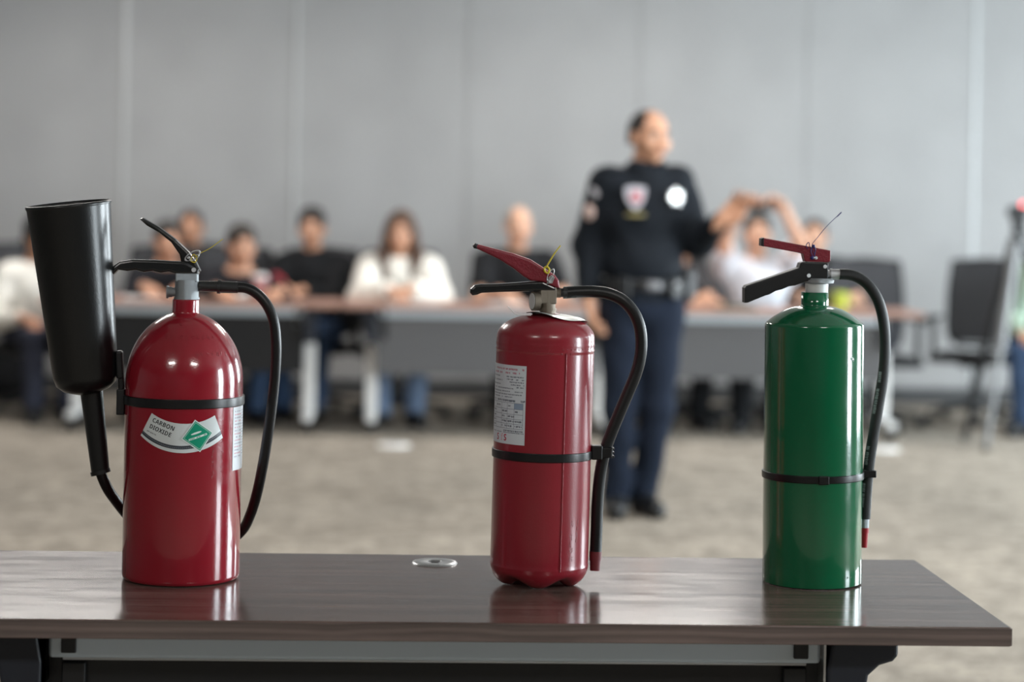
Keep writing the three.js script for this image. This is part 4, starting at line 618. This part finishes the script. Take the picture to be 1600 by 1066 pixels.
// ---------------------------------------------------------------- the standing man in uniform
{
  const zo = -9.3, f0 = atY(986, 802, 0), root = thing('person', 'standing man in a dark navy uniform gesturing with one hand', 'person', [f0.x, 0, zo]);
  const j = (px, py, dz = 0) => atZ(px, py, zo).sub(V(f0.x, 0, zo)).setZ(dz);
  const J = { pelvis: j(1003, 478, 0), neck: j(1008, 262, 0), head: j(1014, 216, 0.03), headTurn: [0.02, 27 * RAD, -2 * RAD], sh: [j(945, 291, 0.03), j(1060, 288, -0.03)], el: [j(919, 385, -0.03), j(1092, 378, 0.02)], wr: [j(917, 464, 0.06), j(1116, 346, 0.2)], hip: [j(972, 487, 0), j(1033, 487, 0)], knee: [j(968, 640, 0.03), j(1026, 635, 0.02)], ankle: [j(962, 770, 0), j(1008, 762, -0.05)], toe: [j(958, 800, 0.14), j(1022, 790, 0.1)] };
  J.hand = [{ dir: V(0.1, -1, 0.25), palm: V(1, 0, 0), side: -1, curl: 0.55 }, { dir: V(0.55, 0.6, 0.3), palm: V(-0.2, 0.4, 1), side: 1, curl: 0.3 }];
  const uniform = cloth(0.006, 0.009, 0.014, 0.75), d = dress(root, J, { cell: 0.012, skin: SKIN[0], hair: 'receding', hairMat: HAIR.black, top: uniform, pants: NAVY, build: 1.07, legGrow: 0.011, topName: 'uniform_shirt', waist: 0.07, hem: -0.02, collar: 0.03, shoeTop: 0.16, shoes: M.black });
  // what is sewn or pinned on: bent to the chest
  const { at, front, across, up } = d, sew = (name, k, side, w, h, m, lift = 0.152, shape) => {
    const g = new THREE.SphereGeometry(1, 24, 14).scale(w / 2, h / 2, 0.008); const c = at(k).addScaledVector(across, side).addScaledVector(front, lift); return mesh(name, (shape ?? g).applyQuaternion(d.q.clone().multiply(new THREE.Quaternion().setFromEuler(new THREE.Euler(-0.1, side * 2.6, 0)))).translate(c.x, c.y, c.z), m, d.top);
  };
  const shield = new THREE.Shape(); shield.moveTo(-0.042, 0.042); shield.quadraticCurveTo(0, 0.052, 0.042, 0.042); shield.quadraticCurveTo(0.046, -0.02, 0, -0.05); shield.quadraticCurveTo(-0.046, -0.02, -0.042, 0.042);
  sew('chest_emblem', 0.78, -0.085, 0, 0, mat({ roughness: 0.6, color: lin(0.5, 0.5, 0.56) }), 0.146, new THREE.ExtrudeGeometry(shield, { depth: 0.004, bevelEnabled: true, bevelThickness: 0.002, bevelSize: 0.002, bevelSegments: 2 })).userData.label = 'pale shield emblem on the chest';
  sew('emblem_centre', 0.785, -0.085, 0.05, 0.05, mat({ roughness: 0.6, color: lin(0.5, 0.16, 0.18) }), 0.151).userData.label = 'reddish centre of the chest emblem';
  sew('name_bar', 0.66, -0.085, 0.09, 0.014, mat({ roughness: 0.5, color: lin(0.35, 0.3, 0.12) }), 0.153).userData.label = 'thin yellowish bar under the emblem';
  const star = new THREE.Shape(); for (let i = 0; i < 14; i++) { const r = i % 2 ? 0.022 : 0.036, a = i / 14 * 2 * Math.PI; i ? star.lineTo(Math.sin(a) * r, Math.cos(a) * r) : star.moveTo(0, r); }
  sew('badge', 0.79, 0.09, 0, 0, mat({ color: lin(0.85, 0.86, 0.85), metalness: 0.7, roughness: 0.22 }), 0.15, new THREE.ExtrudeGeometry(star, { depth: 0.006, bevelEnabled: true, bevelThickness: 0.004, bevelSize: 0.004, bevelSegments: 2 })).userData.label = 'shiny silver star badge';
  for (const [k, c, n] of [[0.08, lin(0.6, 0.6, 0.66), 'shoulder_flash'], [0.42, lin(0.66, 0.5, 0.46), 'sleeve_patch']]) { const p = J.sh[0].clone().lerp(J.el[0], k).addScaledVector(across, -0.05).addScaledVector(front, 0.045); mesh(n, new THREE.SphereGeometry(1, 20, 12).scale(0.027, 0.038, 0.014).rotateY(-0.75).translate(p.x, p.y, p.z), mat({ color: c, roughness: 0.6 }), d.top); }
  mesh('collar', merge([0, 1].map((s) => slab([V(0.008, 0), V(0.07, 0.032), V(0.062, 0.06), V(0.0, 0.03)].map((p) => V(p.x * (s ? 1 : -1), p.y)).sort(() => 0), 0.006, 0.002).rotateX(-0.35).translate(0, -0.02, 0.082))).applyQuaternion(d.q).translate(J.neck.x, J.neck.y, J.neck.z), uniform, d.top);
  // duty belt
  const bk = 0.155, b0 = at(bk), belt = mesh('duty_belt', net([El(at(0.05), [0.158 * 1.07, 0.12, 0.115 * 1.07], d.q), El(at(0.3), [0.148 * 1.07, 0.16, 0.112 * 1.07], d.q)], 0.01, { k: 0.06, grow: 0.03, clips: [[up.x, up.y, up.z, up.dot(b0) + 0.026], [-up.x, -up.y, -up.z, -up.dot(b0) + 0.026]] }), M.black, root);
  const hang = (name, side, w, h, m, fw = 0.15, dy = 0, label) => { const c = at(bk).addScaledVector(across, side).addScaledVector(front, fw).addScaledVector(up, dy); const o = mesh(name, rbox(w, h, 0.05, 0.012).applyQuaternion(d.q.clone().multiply(new THREE.Quaternion().setFromEuler(new THREE.Euler(0, side * 3.2, 0)))).translate(c.x, c.y, c.z), m, belt); if (label) o.userData.label = label; };
  hang('buckle', 0, 0.07, 0.045, mat({ color: lin(0.2, 0.2, 0.21), metalness: 0.8, roughness: 0.35 }), 0.145, 0, 'dull metal belt buckle');
  hang('pouch', -0.12, 0.06, 0.09, M.black, 0.12, -0.01); hang('pouch', 0.1, 0.06, 0.09, M.black, 0.135, -0.01); hang('radio', 0.185, 0.055, 0.13, M.black, 0.06, 0.0); hang('pouch_snap', 0.1, 0.02, 0.02, M.steel, 0.142, 0.01);
}
// ---------------------------------------------------------------- on and around the audience tables
function flat(name, label, cat, px, py, geo, m, turn = 0, group) { const p = atY(px, py, TH), o = mesh(numbered(name), geo, m, scene, [p.x, TH, p.z], [0, turn, 0]); return tag(o, label, cat, group); }
const sheet = () => boxG(0.21, 0.002, 0.297, 0, 0.001, 0);
flat('paper_sheet', 'white sheet of paper in front of the person in black looking down', 'paper', 222, 465, sheet(), M.paper, 0.2, 'papers on the audience tables');
flat('paper_sheet', 'white sheet of paper in front of the woman in the white sweater', 'paper', 645, 472, sheet(), M.paper, 1.4, 'papers on the audience tables');
flat('paper_sheet', 'white sheet of paper in front of the grey-haired man', 'paper', 790, 475, sheet(), M.paper, -0.3, 'papers on the audience tables');
flat('notebook', 'dark green notebook lying on the table of the phone holder', 'notebook', 1150, 482, rbox(0.22, 0.012, 0.16, 0.003, 0, 0.006, 0), cloth(0.05, 0.09, 0.06), 0.1);
{ const p = atY(406, 467, TH), t = thing('paper_cup', 'pink and white paper cup on the audience table', 'cup', [p.x, TH, p.z]); mesh('cup', lathe([[0, 0.002], [0.03, 0.002], [0.03, 0], [0.032, 0], [0.042, 0.125], [0.0435, 0.127], [0.042, 0.129], [0.0405, 0.126], [0.031, 0.006], [0, 0.006]], 40), mat({ color: lin(0.6, 0.28, 0.28), roughness: 0.6 }), t); mesh('lid', lathe([[0, 0.142], [0.034, 0.142], [0.037, 0.14], [0.039, 0.13], [0.0455, 0.13], [0.0455, 0.124], [0.044, 0.122]], 40), M.white, t); }
flat('napkin', 'crumpled white napkin beside the paper cup', 'napkin', 375, 468, net([El(V(0, 0.02, 0), [0.05, 0.018, 0.045]), El(V(0.03, 0.025, 0.01), [0.03, 0.025, 0.03])], 0.006, { k: 0.02, wrinkle: 0.005, clips: [[0, -1, 0, 0]] }), M.paper);
{ const p = atY(1312, 484, TH), t = thing('plastic_cup', 'lime green plastic cup on the audience table', 'cup', [p.x, TH, p.z]); const c = mat({ color: lin(0.5, 0.6, 0.06), roughness: 0.35 }); mesh('cup', lathe([[0, 0.003], [0.03, 0.003], [0.033, 0], [0.036, 0.004], [0.043, 0.1], [0.0425, 0.103], [0.041, 0.1], [0.034, 0.008], [0, 0.007]], 40), c, t); mesh('handle', new THREE.TorusGeometry(0.028, 0.006, 10, 30, Math.PI).rotateZ(-Math.PI / 2).translate(0.04, 0.055, 0), c, t); }
for (const [px, py, who] of [[615, 697, 'near the woman in the white sweater'], [1380, 703, 'near the last audience table']]) { const p = atY(px, py, 0), o = mesh(numbered('floor_outlet'), lathe([[0, 0.012], [0.07, 0.012], [0.085, 0.009], [0.09, 0]], 40), M.white, scene, [p.x, 0, p.z]); tag(o, `round pale floor outlet cover ${who}`, 'floor outlet', 'floor outlet covers'); mesh('flap', boxG(0.06, 0.002, 0.04, 0, 0.0125, 0), M.steel, o); }
{ const p = atY(14, 622, 0), t = thing('backpack', 'black backpack on the carpet by the table end', 'bag', [p.x, 0, p.z]); mesh('body', net([El(V(0, 0.16, 0), [0.15, 0.17, 0.09]), El(V(0, 0.1, 0.07), [0.11, 0.09, 0.05])], 0.014, { k: 0.05, wrinkle: 0.006, clips: [[0, -1, 0, 0]] }), BLACK, t); mesh('strap', tube([V(-0.05, 0.31, -0.02), V(0, 0.37, -0.03), V(0.05, 0.31, -0.02)], 0.01, 30, 8), M.black, t); }
// ---------------------------------------------------------------- camera tripod
{
  const legMetal = mat({ color: lin(0.2, 0.205, 0.21), metalness: 0.5, roughness: 0.5 });
  const apex = atZ(1591, 372, -12.15), t = thing('camera_tripod', 'silver and black tripod with a small camera, standing on the carpet', 'tripod', [apex.x, 0, apex.z]), a = apex.y, L0 = (p) => p.sub(V(apex.x, 0, apex.z));
  const feet = [L0(atY(1540, 706, 0)), L0(atY(1507, 690, 0)), V(0.35, 0, 0.12)];
  feet[0].y = feet[1].y = feet[2].y = 0.02;
  feet.forEach((f, i) => { const s = V(f.x, 0, f.z).setLength(0.035).setY(a - 0.03), mid = s.clone().lerp(f, 0.48), leg = mesh('leg', merge([bar(s, mid, 0.027, 0.027, 14), bar(mid.clone().lerp(s, 0.03), mid.clone().lerp(f, 0.04), 0.031, 0.031, 14)]), i ? M.black : legMetal, t); mesh('lower_tube', bar(mid, f, 0.019, 0.015, 12), i ? M.black : legMetal, leg); mesh('rubber_foot', new THREE.SphereGeometry(0.022, 14, 10).translate(f.x, 0.022, f.z), M.black, leg); });
  mesh('centre_column', merge([cyl(0.016, 0.016, 0.45, 0, a - 0.2, 0, 18), cyl(0.05, 0.045, 0.05, 0, a - 0.02, 0, 24)]), M.black, t);
  const hd = mesh('pan_head', merge([cyl(0.03, 0.035, 0.05, 0, a + 0.04, 0, 20), rbox(0.07, 0.05, 0.07, 0.01, 0, a + 0.08, 0), bar(V(0, a + 0.08, 0), V(0.16, a - 0.02, -0.16), 0.008, 0.01, 10)]), M.black, t);
  const cam = mesh('video_camera', merge([rbox(0.07, 0.075, 0.15, 0.012, 0, a + 0.145, 0), cyl(0.03, 0.032, 0.06, 0, 0, 0, 24).rotateX(Math.PI / 2).translate(0, a + 0.145, -0.1), rbox(0.012, 0.06, 0.1, 0.004, -0.045, a + 0.145, 0.01)]), M.black, t);
  mesh('record_light', new THREE.SphereGeometry(0.013, 14, 10).translate(0.006, a + 0.19, 0.066), mat({ color: lin(0.8, 0.05, 0.05), emissive: lin(1, 0.06, 0.06), emissiveIntensity: 3, roughness: 0.4 }), cam).userData.label = 'red record light';
}
renderer.render(scene, camera);
